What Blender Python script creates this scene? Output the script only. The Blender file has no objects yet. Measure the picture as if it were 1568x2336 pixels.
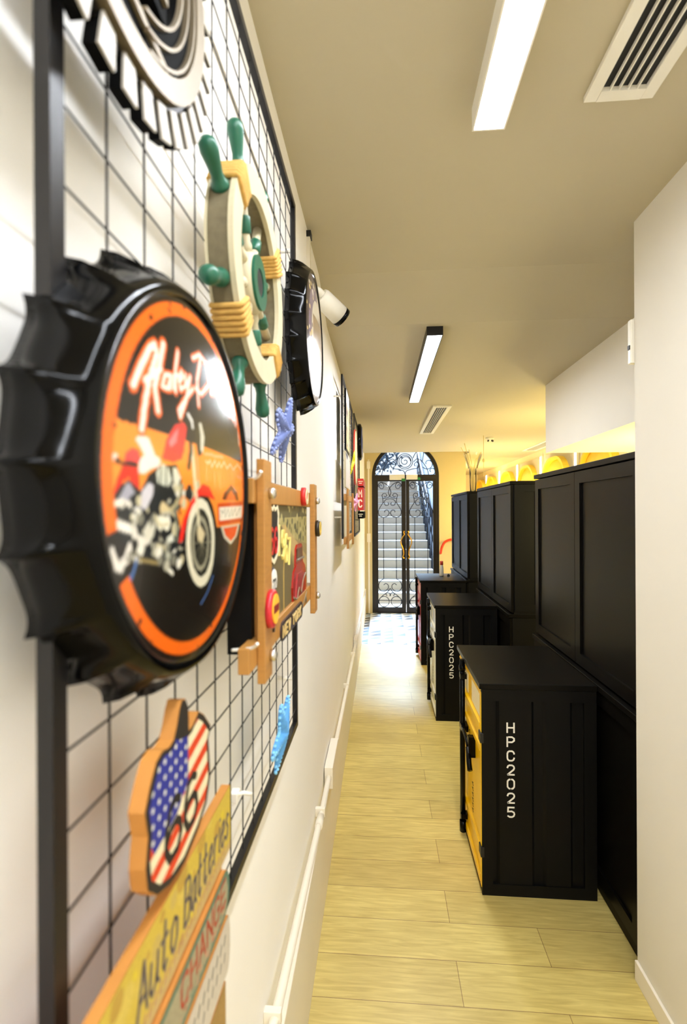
import bpy, bmesh, math, random
import numpy as np
from mathutils import Vector, Matrix
random.seed(7)
C = bpy.context.scene.collection
SC = bpy.context.scene
PI = math.pi
sin, cos = math.sin, math.cos

# ------------------------------------------------------------------ camera, world, lights, exposure
EXPOSURE = 0.98
SKY = 0.7
SUN_GLOW = 175.0
CAM_FPX = 1100.0
YAW = math.atan2(84, CAM_FPX)
ROLL = -0.005
cam_d = bpy.data.cameras.new('camera')
cam = bpy.data.objects.new('camera', cam_d); C.objects.link(cam)
_f = Vector((-sin(YAW), cos(YAW), 0)); _r = Vector((cos(YAW), sin(YAW), 0)); _u = Vector((0, 0, 1))
_r2 = cos(ROLL) * _r + sin(ROLL) * _u; _u2 = cos(ROLL) * _u - sin(ROLL) * _r
M = Matrix((_r2, _u2, -_f)).transposed().to_4x4(); M.translation = (0, 0, 1.65)
cam.matrix_world = M
cam_d.sensor_fit = 'VERTICAL'; cam_d.sensor_height = 36.0
cam_d.lens = CAM_FPX * 36.0 / 2336.0
cam_d.clip_start = 0.02; cam_d.clip_end = 200
cam_d.dof.use_dof = True; cam_d.dof.focus_distance = 2.3; cam_d.dof.aperture_fstop = 4.0
SC.camera = cam

W = bpy.data.worlds.new('world'); SC.world = W; W.use_nodes = True
_wn, _wl = W.node_tree.nodes, W.node_tree.links
_bg = _wn['Background']; _bg.inputs[0].default_value = (0.84, 0.91, 1.0, 1); _bg.inputs[1].default_value = SKY
# veiled sun: a bright patch of cloud high behind the stairwell
_tc = _wn.new('ShaderNodeTexCoord'); _sx = _wn.new('ShaderNodeSeparateXYZ'); _wl.new(_tc.outputs['Generated'], _sx.inputs[0])
def _step(sock, a, b):
    n = _wn.new('ShaderNodeMapRange'); n.interpolation_type = 'SMOOTHSTEP'; n.inputs[1].default_value = a; n.inputs[2].default_value = b
    _wl.new(sock, n.inputs[0]); return n.outputs[0]
def _mul(a, b):
    n = _wn.new('ShaderNodeMath'); n.operation = 'MULTIPLY'
    for i, x in enumerate((a, b)):
        if isinstance(x, float): n.inputs[i].default_value = x
        else: _wl.new(x, n.inputs[i])
    return n.outputs[0]
_p = _mul(_mul(_step(_sx.outputs[2], 0.53, 0.57), _step(_sx.outputs[2], 0.80, 0.74)), _mul(_step(_sx.outputs[0], -0.32, -0.24), _step(_sx.outputs[0], 0.26, 0.18)))
_p = _mul(_p, _step(_sx.outputs[1], 0.0, 0.1))
_b2 = _wn.new('ShaderNodeBackground'); _b2.inputs[0].default_value = (0.66, 0.83, 1.0, 1); _wl.new(_mul(_p, SUN_GLOW), _b2.inputs[1])
_ad = _wn.new('ShaderNodeAddShader'); _wl.new(_bg.outputs[0], _ad.inputs[0]); _wl.new(_b2.outputs[0], _ad.inputs[1])
_wl.new(_ad.outputs[0], _wn['World Output'].inputs[0])
W.cycles.sampling_method = 'MANUAL'; W.cycles.sample_map_resolution = 1024
SC.view_settings.view_transform = 'Standard'; SC.view_settings.look = 'None'
SC.view_settings.gamma = 1.0; SC.view_settings.use_curve_mapping = False
SC.view_settings.exposure = EXPOSURE
SC.cycles.use_denoising = True
SC.cycles.max_bounces = 10; SC.cycles.diffuse_bounces = 6; SC.cycles.glossy_bounces = 4
SC.cycles.sample_clamp_indirect = 8.0
TUBE_POWER = 6.0          # emission of the ceiling light diffusers
TUBE_COL = (0.94, 0.985, 1.06)
TUBE_W = 5.9               # watts per metre of led line inside each ceiling light
STRIP_POWER = 5.0         # vertical led strips in the side room
ROOM_W = 27.0              # unseen warm fill lights added to brighten the side room

def lamp(name, kind, loc, energy, color, size=0.2, rot=None, size_y=None):
    d = bpy.data.lights.new(name, kind); o = bpy.data.objects.new(name, d); C.objects.link(o)
    d.energy = energy; d.color = color; o.location = loc
    if kind == 'AREA':
        d.shape = 'RECTANGLE'; d.size = size; d.size_y = size_y or size
        if rot: o.rotation_euler = rot
    else: d.shadow_soft_size = size
    return o
for _y in (2.7, 4.6, 7.0, 9.6):
    lamp('room_fill', 'POINT', (1.85, _y, 1.55), ROOM_W, (1.0, 0.87, 0.42), 0.15)  # added fill light without a fixture, for the room's yellow glow


# ------------------------------------------------------------------ materials
def lin(c):
    c = [x / 255.0 if max(c) > 1.0 else x for x in c]
    return tuple(((x / 12.92) if x <= 0.04045 else ((x + 0.055) / 1.055) ** 2.4) for x in c)
def nodes(m):
    m.use_nodes = True; return m.node_tree.nodes, m.node_tree.links, m.node_tree.nodes['Principled BSDF']
def mat(name, col, rough=0.5, metal=0.0, var=0.06, scale=25.0, bump=0.0, coat=0.0, spec=0.5, stretch=None):
    m = bpy.data.materials.new(name); N, L, b = nodes(m)
    c = lin(col)
    tc = N.new('ShaderNodeTexCoord'); no = N.new('ShaderNodeTexNoise'); no.inputs['Scale'].default_value = scale
    no.inputs['Detail'].default_value = 4
    src = tc.outputs['Object']
    if stretch:
        mp = N.new('ShaderNodeMapping'); mp.inputs['Scale'].default_value = stretch
        L.new(src, mp.inputs[0]); src = mp.outputs[0]
    L.new(src, no.inputs['Vector'])
    mx = N.new('ShaderNodeMix'); mx.data_type = 'RGBA'
    mx.inputs[6].default_value = tuple(x * (1 - var) for x in c) + (1,)
    mx.inputs[7].default_value = tuple(min(1, x * (1 + var)) for x in c) + (1,)
    L.new(no.outputs['Fac'], mx.inputs[0]); L.new(mx.outputs[2], b.inputs['Base Color'])
    b.inputs['Roughness'].default_value = rough; b.inputs['Metallic'].default_value = metal
    b.inputs['Coat Weight'].default_value = coat; b.inputs['Specular IOR Level'].default_value = spec
    if bump:
        bp = N.new('ShaderNodeBump'); bp.inputs['Strength'].default_value = bump; bp.inputs['Distance'].default_value = 0.002
        L.new(no.outputs['Fac'], bp.inputs['Height']); L.new(bp.outputs[0], b.inputs['Normal'])
    return m
def emit(name, col, strength):
    m = bpy.data.materials.new(name); m.use_nodes = True; N = m.node_tree.nodes; L = m.node_tree.links
    for n in list(N): N.remove(n)
    e = N.new('ShaderNodeEmission'); o = N.new('ShaderNodeOutputMaterial')
    e.inputs[0].default_value = tuple(col) + (1,); e.inputs[1].default_value = strength
    L.new(e.outputs[0], o.inputs[0]); return m
def printed(name, rough=0.25, coat=0.0):
    m = bpy.data.materials.new(name); N, L, b = nodes(m)
    a = N.new('ShaderNodeAttribute'); a.attribute_name = 'Col'
    L.new(a.outputs['Color'], b.inputs['Base Color']); b.inputs['Roughness'].default_value = rough
    b.inputs['Coat Weight'].default_value = coat
    return m
def glass(name, tint=(1, 1, 1)):
    m = bpy.data.materials.new(name); m.use_nodes = True; N = m.node_tree.nodes; L = m.node_tree.links
    for n in list(N): N.remove(n)
    o = N.new('ShaderNodeOutputMaterial'); t = N.new('ShaderNodeBsdfTransparent'); g = N.new('ShaderNodeBsdfGlossy')
    f = N.new('ShaderNodeFresnel'); f.inputs[0].default_value = 1.35; x = N.new('ShaderNodeMixShader')
    t.inputs[0].default_value = tuple(tint) + (1,); g.inputs['Roughness'].default_value = 0.02
    L.new(f.outputs[0], x.inputs[0]); L.new(t.outputs[0], x.inputs[1]); L.new(g.outputs[0], x.inputs[2]); L.new(x.outputs[0], o.inputs[0])
    return m

def floor_mat():
    m = bpy.data.materials.new('oak_planks'); N, L, b = nodes(m)
    tc = N.new('ShaderNodeTexCoord'); br = N.new('ShaderNodeTexBrick')
    br.inputs['Scale'].default_value = 1.0; br.inputs['Brick Width'].default_value = 0.92; br.inputs['Row Height'].default_value = 0.165
    br.inputs['Mortar Size'].default_value = 0.0012; br.inputs['Mortar Smooth'].default_value = 0.3; br.offset = 0.37
    br.inputs['Color1'].default_value = lin((222, 206, 130)) + (1,); br.inputs['Color2'].default_value = lin((208, 190, 118)) + (1,)
    br.inputs['Mortar'].default_value = lin((140, 112, 66)) + (1,)
    mp0 = N.new('ShaderNodeMapping'); mp0.inputs['Location'].default_value = (0.31, 0.02, 0)
    L.new(tc.outputs['Object'], mp0.inputs[0]); L.new(mp0.outputs[0], br.inputs['Vector'])
    mp = N.new('ShaderNodeMapping'); mp.inputs['Scale'].default_value = (2.2, 26, 1); L.new(tc.outputs['Object'], mp.inputs[0])
    no = N.new('ShaderNodeTexNoise'); no.inputs['Scale'].default_value = 3.0; no.inputs['Detail'].default_value = 8; no.inputs['Distortion'].default_value = 0.8
    L.new(mp.outputs[0], no.inputs['Vector'])
    rp = N.new('ShaderNodeValToRGB'); rp.color_ramp.elements[0].position = 0.30; rp.color_ramp.elements[1].position = 0.7
    rp.color_ramp.elements[0].color = (0.80, 0.74, 0.62, 1); rp.color_ramp.elements[1].color = (1.07, 1.06, 1.02, 1)
    L.new(no.outputs['Fac'], rp.inputs[0])
    n2 = N.new('ShaderNodeTexNoise'); n2.inputs['Scale'].default_value = 2.3; L.new(tc.outputs['Object'], n2.inputs['Vector'])
    r2 = N.new('ShaderNodeValToRGB'); r2.color_ramp.elements[0].position = 0.35; r2.color_ramp.elements[1].position = 0.65
    r2.color_ramp.elements[0].color = (0.92, 0.90, 0.86, 1); r2.color_ramp.elements[1].color = (1.05, 1.04, 1.03, 1); L.new(n2.outputs['Fac'], r2.inputs[0])
    m1 = N.new('ShaderNodeMix'); m1.data_type = 'RGBA'; m1.blend_type = 'MULTIPLY'; m1.inputs[0].default_value = 1
    L.new(br.outputs['Color'], m1.inputs[6]); L.new(rp.outputs[0], m1.inputs[7])
    m2 = N.new('ShaderNodeMix'); m2.data_type = 'RGBA'; m2.blend_type = 'MULTIPLY'; m2.inputs[0].default_value = 1
    L.new(m1.outputs[2], m2.inputs[6]); L.new(r2.outputs[0], m2.inputs[7]); L.new(m2.outputs[2], b.inputs['Base Color'])
    b.inputs['Roughness'].default_value = 0.38
    bp = N.new('ShaderNodeBump'); bp.inputs['Strength'].default_value = 0.15; bp.inputs['Distance'].default_value = 0.001
    L.new(no.outputs['Fac'], bp.inputs['Height']); L.new(bp.outputs[0], b.inputs['Normal'])
    return m
def tile_mat():
    m = bpy.data.materials.new('triangle_tiles'); N, L, b = nodes(m)
    tc = N.new('ShaderNodeTexCoord'); mp = N.new('ShaderNodeMapping'); mp.inputs['Scale'].default_value = (1 / 0.165,) * 3
    L.new(tc.outputs['Object'], mp.inputs[0])
    fr = N.new('ShaderNodeVectorMath'); fr.operation = 'FRACTION'; fl = N.new('ShaderNodeVectorMath'); fl.operation = 'FLOOR'
    L.new(mp.outputs[0], fr.inputs[0]); L.new(mp.outputs[0], fl.inputs[0])
    sp = N.new('ShaderNodeSeparateXYZ'); L.new(fr.outputs[0], sp.inputs[0])
    gt = N.new('ShaderNodeMath'); gt.operation = 'GREATER_THAN'; L.new(sp.outputs[0], gt.inputs[0]); L.new(sp.outputs[1], gt.inputs[1])
    wn = N.new('ShaderNodeTexWhiteNoise'); wn.noise_dimensions = '2D'; L.new(fl.outputs[0], wn.inputs['Vector'])
    rp = N.new('ShaderNodeValToRGB'); rp.color_ramp.interpolation = 'CONSTANT'; e = rp.color_ramp.elements
    e[0].color = lin((52, 66, 88)) + (1,); e[1].position = 0.33; e[1].color = lin((120, 150, 185)) + (1,)
    q = e.new(0.62); q.color = lin((172, 180, 190)) + (1,); q = e.new(0.85); q.color = lin((30, 32, 36)) + (1,)
    L.new(wn.outputs['Value'], rp.inputs[0])
    mx = N.new('ShaderNodeMix'); mx.data_type = 'RGBA'; mx.inputs[6].default_value = lin((238, 240, 243)) + (1,)
    L.new(gt.outputs[0], mx.inputs[0]); L.new(rp.outputs[0], mx.inputs[7]); L.new(mx.outputs[2], b.inputs['Base Color'])
    b.inputs['Roughness'].default_value = 0.3
    return m

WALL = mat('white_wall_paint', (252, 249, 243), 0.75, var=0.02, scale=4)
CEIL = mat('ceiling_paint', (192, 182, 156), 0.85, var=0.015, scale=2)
ENDWALL = mat('straw_wall_paint', (206, 186, 132), 0.75, var=0.02, scale=4)
CREAM = mat('cream_wall_paint', (238, 226, 196), 0.75, var=0.02, scale=4)
COLUMN = mat('column_paint', (226, 221, 209), 0.75, var=0.02, scale=4)
SKIRT = mat('cream_skirting', (238, 230, 212), 0.55, var=0.03, scale=6)
WOODFLOOR = floor_mat(); TILE = tile_mat()
BLACKMETAL = mat('black_powder_coat', (18, 16, 16), 0.38, 0.2, var=0.15, scale=60)
DEEPBLACK = mat('matt_black', (8, 8, 8), 0.7, 0.0, spec=0.05)
BLACKGLOSS = mat('black_enamel', (5, 5, 5), 0.12, 0.0, var=0.1, scale=20, spec=0.13)
LOCKER = mat('black_locker_paint', (13, 11, 8), 0.36, 0.0, spec=0.12, var=0.12, scale=30)
LOCKERIN = mat('black_locker_side', (11, 10, 9), 0.5, 0.0, spec=0.15, var=0.12, scale=30)
YELLOW = mat('yellow_enamel', (246, 196, 10), 0.28, var=0.05, scale=12)
WHITEP = mat('white_plastic', (238, 234, 222), 0.4, var=0.03)
STENCIL = mat('white_stencil_paint', (240, 236, 226), 0.6, var=0.08, scale=60)
PINE = mat('varnished_pine', (178, 126, 60), 0.42, var=0.22, scale=9, stretch=(3, 3, 22), bump=0.2)
PINE_H = mat('varnished_pine_rail', (182, 130, 64), 0.42, var=0.22, scale=9, stretch=(3, 22, 3), bump=0.2)
PLYEDGE = mat('cut_wood_edge', (190, 128, 56), 0.6, var=0.15, scale=30)
GREENP = mat('sea_green_paint', (30, 98, 74), 0.35, var=0.18, scale=20, bump=0.1)
RIMW = mat('whitewashed_wood', (202, 192, 160), 0.7, var=0.16, scale=14, bump=0.3, stretch=(4, 1, 1))
RIMSIDE = mat('weathered_wood', (112, 102, 76), 0.8, var=0.35, scale=70, bump=0.5)
ROPE = mat('yellow_rope', (208, 164, 86), 0.85, var=0.25, scale=140, bump=0.6)
CHROME = mat('steel', (210, 208, 204), 0.22, 1.0, var=0.05)
BRASS = mat('brass', (214, 164, 60), 0.25, 1.0, var=0.08)
CREAMMETAL = mat('aged_cream_metal', (128, 115, 92), 0.36, 0.3, var=0.2, scale=14)
SILVERTOOTH = mat('pale_painted_metal', (176, 170, 158), 0.4, 0.0, var=0.08, scale=20)
BRONZE = mat('dark_bronze_frame', (40, 33, 25), 0.35, 0.4, var=0.15, scale=10)
IRON = mat('wrought_iron', (30, 32, 42), 0.5, 0.4, var=0.1)
GLASS = glass('door_glass', (0.93, 0.96, 1.0))
VASEGLASS = glass('vase_glass', (0.95, 0.95, 0.88))
STONE = mat('stair_granite', (190, 173, 152), 0.75, var=0.1, scale=8)
STONEEDGE = mat('stair_nosing', (172, 166, 158), 0.7, var=0.06, scale=8)
BLUEWALL = mat('outdoor_render', (186, 198, 216), 0.8, var=0.06, scale=3)
RUBBER = mat('black_plastic', (18, 18, 18), 0.5, var=0.1)
DIFF = emit('light_diffuser', TUBE_COL, TUBE_POWER)
LED = emit('led_strip', (1.0, 0.96, 0.86), STRIP_POWER)
PRINT = printed('printed_tin', 0.2, 0.15); PRINTM = printed('printed_matte', 0.55)

# ------------------------------------------------------------------ geometry helpers
ROOT = {}
def link(name, me, m, parent):
    o = bpy.data.objects.new(name, me); C.objects.link(o)
    for x in (m if isinstance(m, (list, tuple)) else [m]): me.materials.append(x)
    off = Vector((0, 0, 0))
    if parent is not None:
        o.parent = parent; off = ROOT[parent.name]
        me.transform(Matrix.Translation(-off))
    ROOT[o.name] = off.copy()
    return o
def thing(name, label, cat, loc, group=None):
    o = bpy.data.objects.new(name, None); C.objects.link(o); o.location = loc
    o.empty_display_size = 0.05
    ROOT[o.name] = Vector(loc); o['label'] = label; o['category'] = cat
    if group: o['group'] = group
    return o
def tag(o, label, cat, group=None):
    o['label'] = label; o['category'] = cat
    if group: o['group'] = group
    return o
def struct(o, kind='structure'):
    o['kind'] = kind; return o
def copy_tree(root, delta, label=None, name=None):
    r = root.copy(); C.objects.link(r); r.location = Vector(root.location) + Vector(delta)
    if label: r['label'] = label
    ROOT[r.name] = Vector(r.location)
    def rec(src, dst):
        for ch in list(src.children):
            c = ch.copy(); C.objects.link(c); c.parent = dst; ROOT[c.name] = ROOT[r.name].copy(); rec(ch, c)
    rec(root, r)
    return r

class B:
    def __init__(s): s.bm = bmesh.new(); s.mi = 0
    def _f(s, vs):
        try:
            f = s.bm.faces.new(vs); f.material_index = s.mi; return f
        except ValueError: return None
    def box(s, x0, x1, y0, y1, z0, z1, bev=0.0, seg=2):
        vs = [s.bm.verts.new((x, y, z)) for x in (x0, x1) for y in (y0, y1) for z in (z0, z1)]
        fs = [s._f([vs[i] for i in q]) for q in ((0, 1, 3, 2), (4, 6, 7, 5), (0, 4, 5, 1), (2, 3, 7, 6), (0, 2, 6, 4), (1, 5, 7, 3))]
        if bev:
            es = list({e for f in fs for e in f.edges})
            r = bmesh.ops.bevel(s.bm, geom=es, offset=bev, segments=seg, affect='EDGES', profile=0.5)
            for f in r['faces']: f.material_index = s.mi
        return s
    def prism(s, pts, a, b, axis='x'):
        """polygon pts (2D) extruded between a and b along axis"""
        def P(p, t):
            return {'x': (t, p[0], p[1]), 'y': (p[0], t, p[1]), 'z': (p[0], p[1], t)}[axis]
        A = [s.bm.verts.new(P(p, a)) for p in pts]; D = [s.bm.verts.new(P(p, b)) for p in pts]
        n = len(pts); s._f(A[::-1]); s._f(D)
        for i in range(n): s._f([A[i], A[(i + 1) % n], D[(i + 1) % n], D[i]])
        return s
    def ring(s, outer, inner, a, b, axis='x'):
        """band between two outlines of equal length, extruded"""
        def P(p, t):
            return {'x': (t, p[0], p[1]), 'y': (p[0], t, p[1]), 'z': (p[0], p[1], t)}[axis]
        n = len(outer); V = [[s.bm.verts.new(P(p, t)) for p in q] for t in (a, b) for q in (outer, inner)]
        for i in range(n):
            j = (i + 1) % n
            s._f([V[0][i], V[1][i], V[1][j], V[0][j]]); s._f([V[2][i], V[2][j], V[3][j], V[3][i]])
            s._f([V[0][i], V[0][j], V[2][j], V[2][i]]); s._f([V[1][i], V[3][i], V[3][j], V[1][j]])
        return s
    def tube(s, pts, r, n=10, closed=False, cap=True):
        pts = [Vector(p) for p in pts]; m = len(pts); R = r if isinstance(r, (list, tuple)) else [r] * m
        T = []
        for i in range(m):
            a = pts[(i - 1) % m] if (closed or i > 0) else pts[i]; b = pts[(i + 1) % m] if (closed or i < m - 1) else pts[i]
            T.append((b - a).normalized())
        up = Vector((0, 0, 1)) if abs(T[0].z) < 0.9 else Vector((1, 0, 0))
        u = T[0].cross(up).normalized(); rings = []
        for i in range(m):
            u = (u - T[i] * u.dot(T[i])).normalized(); v = T[i].cross(u)
            rings.append([s.bm.verts.new(pts[i] + R[i] * (cos(2 * PI * k / n) * u + sin(2 * PI * k / n) * v)) for k in range(n)])
        for i in range(m if closed else m - 1):
            a, b = rings[i], rings[(i + 1) % m]
            for k in range(n):
                f = s._f([a[k], a[(k + 1) % n], b[(k + 1) % n], b[k]])
                if f: f.smooth = True
        if cap and not closed: s._f(rings[0][::-1]); s._f(rings[-1])
        return s
    def lathe(s, prof, origin, axis, n=32, cap=True):
        """prof: list of (t along axis, radius)"""
        ax = Vector(axis).normalized(); o = Vector(origin)
        return s.tube([o + ax * t for t, r in _sep(prof)], [max(r, 1e-4) for t, r in _sep(prof)], n=n, cap=cap)
    def ribbon(s, pts, w, a, b, axis='x'):
        """flat stroke of width w along 2D polyline, thickness a..b"""
        P = [Vector(p) for p in pts]; n = len(P); closed = n > 3 and (P[0] - P[-1]).length < 1e-6
        if closed: P = P[:-1]; n -= 1
        def nrm(p, q):
            d = (q - p).normalized(); return Vector((-d.y, d.x))
        L, R = [], []
        for i in range(n):
            if closed or 0 < i < n - 1:
                n0, n1 = nrm(P[i - 1], P[i]), nrm(P[i], P[(i + 1) % n]); m = n0 + n1
                m = m.normalized() if m.length > 1e-6 else n0
                k = min(1.6, 1.0 / max(0.35, m.dot(n0))); e = Vector((0, 0))
            else:
                m = nrm(P[0], P[1]) if i == 0 else nrm(P[-2], P[-1]); k = 1.0; e = Vector((m.y, -m.x)) * w * 0.3 * (-1 if i == 0 else 1)
            L.append(tuple(P[i] + m * k * w / 2 + e)); R.append(tuple(P[i] - m * k * w / 2 + e))
        if closed: return s.ring(L, R, a, b, axis)
        return s.prism(L + R[::-1], a, b, axis)
    def ball(s, c, r, n=12, sc=(1, 1, 1)):
        c = Vector(c); rows = []
        for i in range(n + 1):
            t = PI * i / n
            rows.append([s.bm.verts.new(c + Vector((r * sc[0] * sin(t) * cos(p), r * sc[1] * sin(t) * sin(p), r * sc[2] * cos(t)))) for p in [2 * PI * k / (2 * n) for k in range(2 * n)]])
        for i in range(n):
            for k in range(2 * n):
                f = s._f([rows[i][k], rows[i][(k + 1) % (2 * n)], rows[i + 1][(k + 1) % (2 * n)], rows[i + 1][k]])
                if f: f.smooth = True
        return s
    def done(s, name, m, parent=None, label=None, smooth=False):
        bmesh.ops.remove_doubles(s.bm, verts=s.bm.verts, dist=1e-6)
        bmesh.ops.recalc_face_normals(s.bm, faces=s.bm.faces)
        me = bpy.data.meshes.new(name); s.bm.to_mesh(me); s.bm.free()
        if smooth:
            for p in me.polygons: p.use_smooth = True
        o = link(name, me, m, parent)
        if label: o['label'] = label
        return o
def _sep(prof):
    out = []; last = None
    for t, r in prof:
        if last is not None and abs(t - last) < 1e-5: t = last + 1e-5
        out.append((t, r)); last = t
    return out
def circ(cx, cy, r, n=48, a0=0.0, a1=2 * PI, ry=None):
    full = abs(a1 - a0 - 2 * PI) < 1e-6; k = n if full else n + 1
    return [(cx + r * cos(a0 + (a1 - a0) * i / n), cy + (ry or r) * sin(a0 + (a1 - a0) * i / n)) for i in range(k)]
def spiral(cx, cy, r0, r1, a0, a1, n=28):
    return [(cx + (r0 + (r1 - r0) * i / n) * cos(a0 + (a1 - a0) * i / n), cy + (r0 + (r1 - r0) * i / n) * sin(a0 + (a1 - a0) * i / n)) for i in range(n + 1)]

# ------------------------------------------------------------------ painted artwork (colour stored per vertex of a fine mesh)
class Canvas:
    def __init__(s, w, h, x0, x1, y0, y1, bg):
        s.S = 2; s.w, s.h = w, h; s.x0, s.x1, s.y0, s.y1 = x0, x1, y0, y1
        s.a = np.empty((h * 2, w * 2, 3)); s.a[:] = lin(bg)
        s.px = (x1 - x0) / (w * 2); s.py = (y1 - y0) / (h * 2)
    def _win(s, xa, xb, ya, yb):
        i0 = max(0, int((xa - s.x0) / s.px) - 1); i1 = min(s.w * 2, int((xb - s.x0) / s.px) + 2)
        j0 = max(0, int((ya - s.y0) / s.py) - 1); j1 = min(s.h * 2, int((yb - s.y0) / s.py) + 2)
        if i1 <= i0 or j1 <= j0: return None
        X = s.x0 + (np.arange(i0, i1) + 0.5) * s.px; Y = s.y0 + (np.arange(j0, j1) + 0.5) * s.py
        return (slice(j0, j1), slice(i0, i1)), np.meshgrid(X, Y)
    def poly(s, pts, col):
        P = np.array(pts, float); w = s._win(P[:, 0].min(), P[:, 0].max(), P[:, 1].min(), P[:, 1].max())
        if w is None: return s
        sl, (X, Y) = w; inside = np.zeros(X.shape, bool); n = len(P)
        for i in range(n):
            xa, ya = P[i]; xb, yb = P[(i + 1) % n]
            if ya == yb: continue
            inside ^= ((ya > Y) != (yb > Y)) & (X < (xb - xa) * (Y - ya) / (yb - ya) + xa)
        s.a[sl][inside] = lin(col); return s
    def stroke(s, pts, wd, col):
        c = lin(col)
        for i in range(len(pts) - 1):
            (xa, ya), (xb, yb) = pts[i], pts[i + 1]
            w = s._win(min(xa, xb) - wd, max(xa, xb) + wd, min(ya, yb) - wd, max(ya, yb) + wd)
            if w is None: continue
            sl, (X, Y) = w; dx, dy = xb - xa, yb - ya; L = dx * dx + dy * dy + 1e-12
            t = np.clip(((X - xa) * dx + (Y - ya) * dy) / L, 0, 1)
            s.a[sl][(X - xa - t * dx) ** 2 + (Y - ya - t * dy) ** 2 < wd * wd / 4] = c
        return s
    def disc(s, cx, cy, r, col, ry=None): return s.poly(circ(cx, cy, r, 48, ry=ry), col)
    def ringband(s, cx, cy, r0, r1, col, a0=0, a1=2 * PI):
        return s.poly(circ(cx, cy, r1, 90, a0, a1 - 1e-4) + circ(cx, cy, r0, 90, a0, a1 - 1e-4)[::-1], col)
    def speckle(s, amt, seed=1, block=6):
        rs = np.random.RandomState(seed); h, w = s.a.shape[:2]
        n = rs.rand(h // block + 2, w // block + 2)
        n = np.kron(n, np.ones((block, block)))[:h, :w]; n2 = rs.rand(h, w)
        s.a *= (1 - amt * (0.7 * n + 0.3 * n2))[:, :, None]; return s
    def text(s, t, x, y, h, wd, col, adv=0.78, shear=0.0, wx=1.0):
        for ch in t:
            for st in FONT.get(ch, []):
                s.stroke([(x + h * (wx * p[0] / 6.0 + shear * p[1] / 6.0), y + h * p[1] / 6.0) for p in st], wd, col)
            x += h * adv * (0.55 if ch in 'iIl1 ' else 1.0)
        return s
    def get(s): return s.a.reshape(s.h, 2, s.w, 2, 3).mean((1, 3))
FONT = {
 'A': [[(0, 0), (2, 6), (4, 0)], [(.7, 2), (3.3, 2)]], 'B': [[(0, 0), (0, 6), (2.6, 6), (3.6, 5.2), (3.4, 3.6), (2.4, 3.1), (0, 3.1)], [(2.4, 3.1), (3.8, 2.4), (3.9, .9), (2.8, 0), (0, 0)]],
 'C': [[(4, 4.8), (3, 6), (1, 6), (0, 4.6), (0, 1.4), (1, 0), (3, 0), (4, 1.2)]], 'E': [[(4, 6), (0, 6), (0, 0), (4, 0)], [(0, 3), (3, 3)]],
 'G': [[(4, 4.8), (3, 6), (1, 6), (0, 4.6), (0, 1.4), (1, 0), (3, 0), (4, 1.4), (4, 2.8), (2.4, 2.8)]], 'H': [[(0, 0), (0, 6)], [(4, 0), (4, 6)], [(0, 3), (4, 3)]],
 'I': [[(1, 0), (1, 6)]], 'K': [[(0, 0), (0, 6)], [(4, 6), (0, 2.6)], [(1.4, 3.6), (4, 0)]], 'L': [[(0, 6), (0, 0), (4, 0)]],
 'M': [[(0, 0), (0, 6), (2, 2.4), (4, 6), (4, 0)]], 'N': [[(0, 0), (0, 6), (4, 0), (4, 6)]],
 'O': [[(1, 0), (0, 1.4), (0, 4.6), (1, 6), (3, 6), (4, 4.6), (4, 1.4), (3, 0), (1, 0)]], 'R': [[(0, 0), (0, 6), (3, 6), (4, 5), (3.8, 3.6), (2.8, 3), (0, 3)], [(2.2, 3), (4, 0)]],
 'T': [[(0, 6), (4, 6)], [(2, 6), (2, 0)]], 'U': [[(0, 6), (0, 1.4), (1, 0), (3, 0), (4, 1.4), (4, 6)]], 'W': [[(0, 6), (1, 0), (2, 4), (3, 0), (4, 6)]], 'Y': [[(0, 6), (2, 3), (4, 6)], [(2, 3), (2, 0)]],
 'S': [[(4, 5), (3, 6), (1, 6), (0, 5), (.4, 3.6), (3.6, 2.6), (4, 1.2), (3, 0), (1, 0), (0, 1)]],
 '1': [[(0, 4.8), (1.2, 6), (1.2, 0)]], '2': [[(0, 4.8), (1, 6), (3, 6), (4, 4.8), (3.6, 3.4), (0, 0), (4, 0)]],
 '6': [[(3.6, 5.4), (2.6, 6), (1.2, 5.6), (.2, 3.6), (0, 1.6), (1, 0), (3, 0), (4, 1.4), (3.8, 2.6), (2.8, 3.4), (1.2, 3.2), (.2, 2.2)]],
 '7': [[(0, 6), (4, 6), (1.4, 0)]], '9': [[(.4, .6), (1.4, 0), (2.8, .4), (3.8, 2.4), (4, 4.4), (3, 6), (1, 6), (0, 4.6), (.2, 3.4), (1.2, 2.6), (2.8, 2.8), (3.8, 3.8)]],
 'a': [[(3.4, 3.2), (2.4, 4), (1, 3.7), (.2, 2), (.6, .4), (1.6, 0), (3, 1.4), (3.5, 4), (3.4, .8), (4.2, .2)]], 'e': [[(.4, 2), (3.4, 2.6), (2.8, 4), (1.2, 3.8), (.2, 2), (.8, .3), (2, 0), (3.8, 1)]],
 'i': [[(1, 4), (.8, .4), (1.6, .2)], [(1, 5.4), (1.1, 5.5)]], 'o': [[(1, 0), (.1, 1.2), (.3, 3.2), (1.8, 4), (3.2, 3.2), (3.2, 1), (2.2, 0), (1, 0)]],
 'r': [[(.6, 4), (.6, 0)], [(.6, 2.4), (1.6, 3.8), (3, 3.8)]], 's': [[(3, 3.6), (1.6, 4), (.6, 3), (2.6, 1.6), (2.4, .3), (1, 0), (0, .6)]],
 't': [[(1.6, 6), (1.2, .8), (2, 0), (3, .6)], [(0, 4), (3, 4)]], 'u': [[(.4, 4), (.3, 1), (1.2, 0), (2.6, .6), (3.2, 2), (3.4, 4), (3.3, .8), (4.2, .2)]],
}
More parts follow.
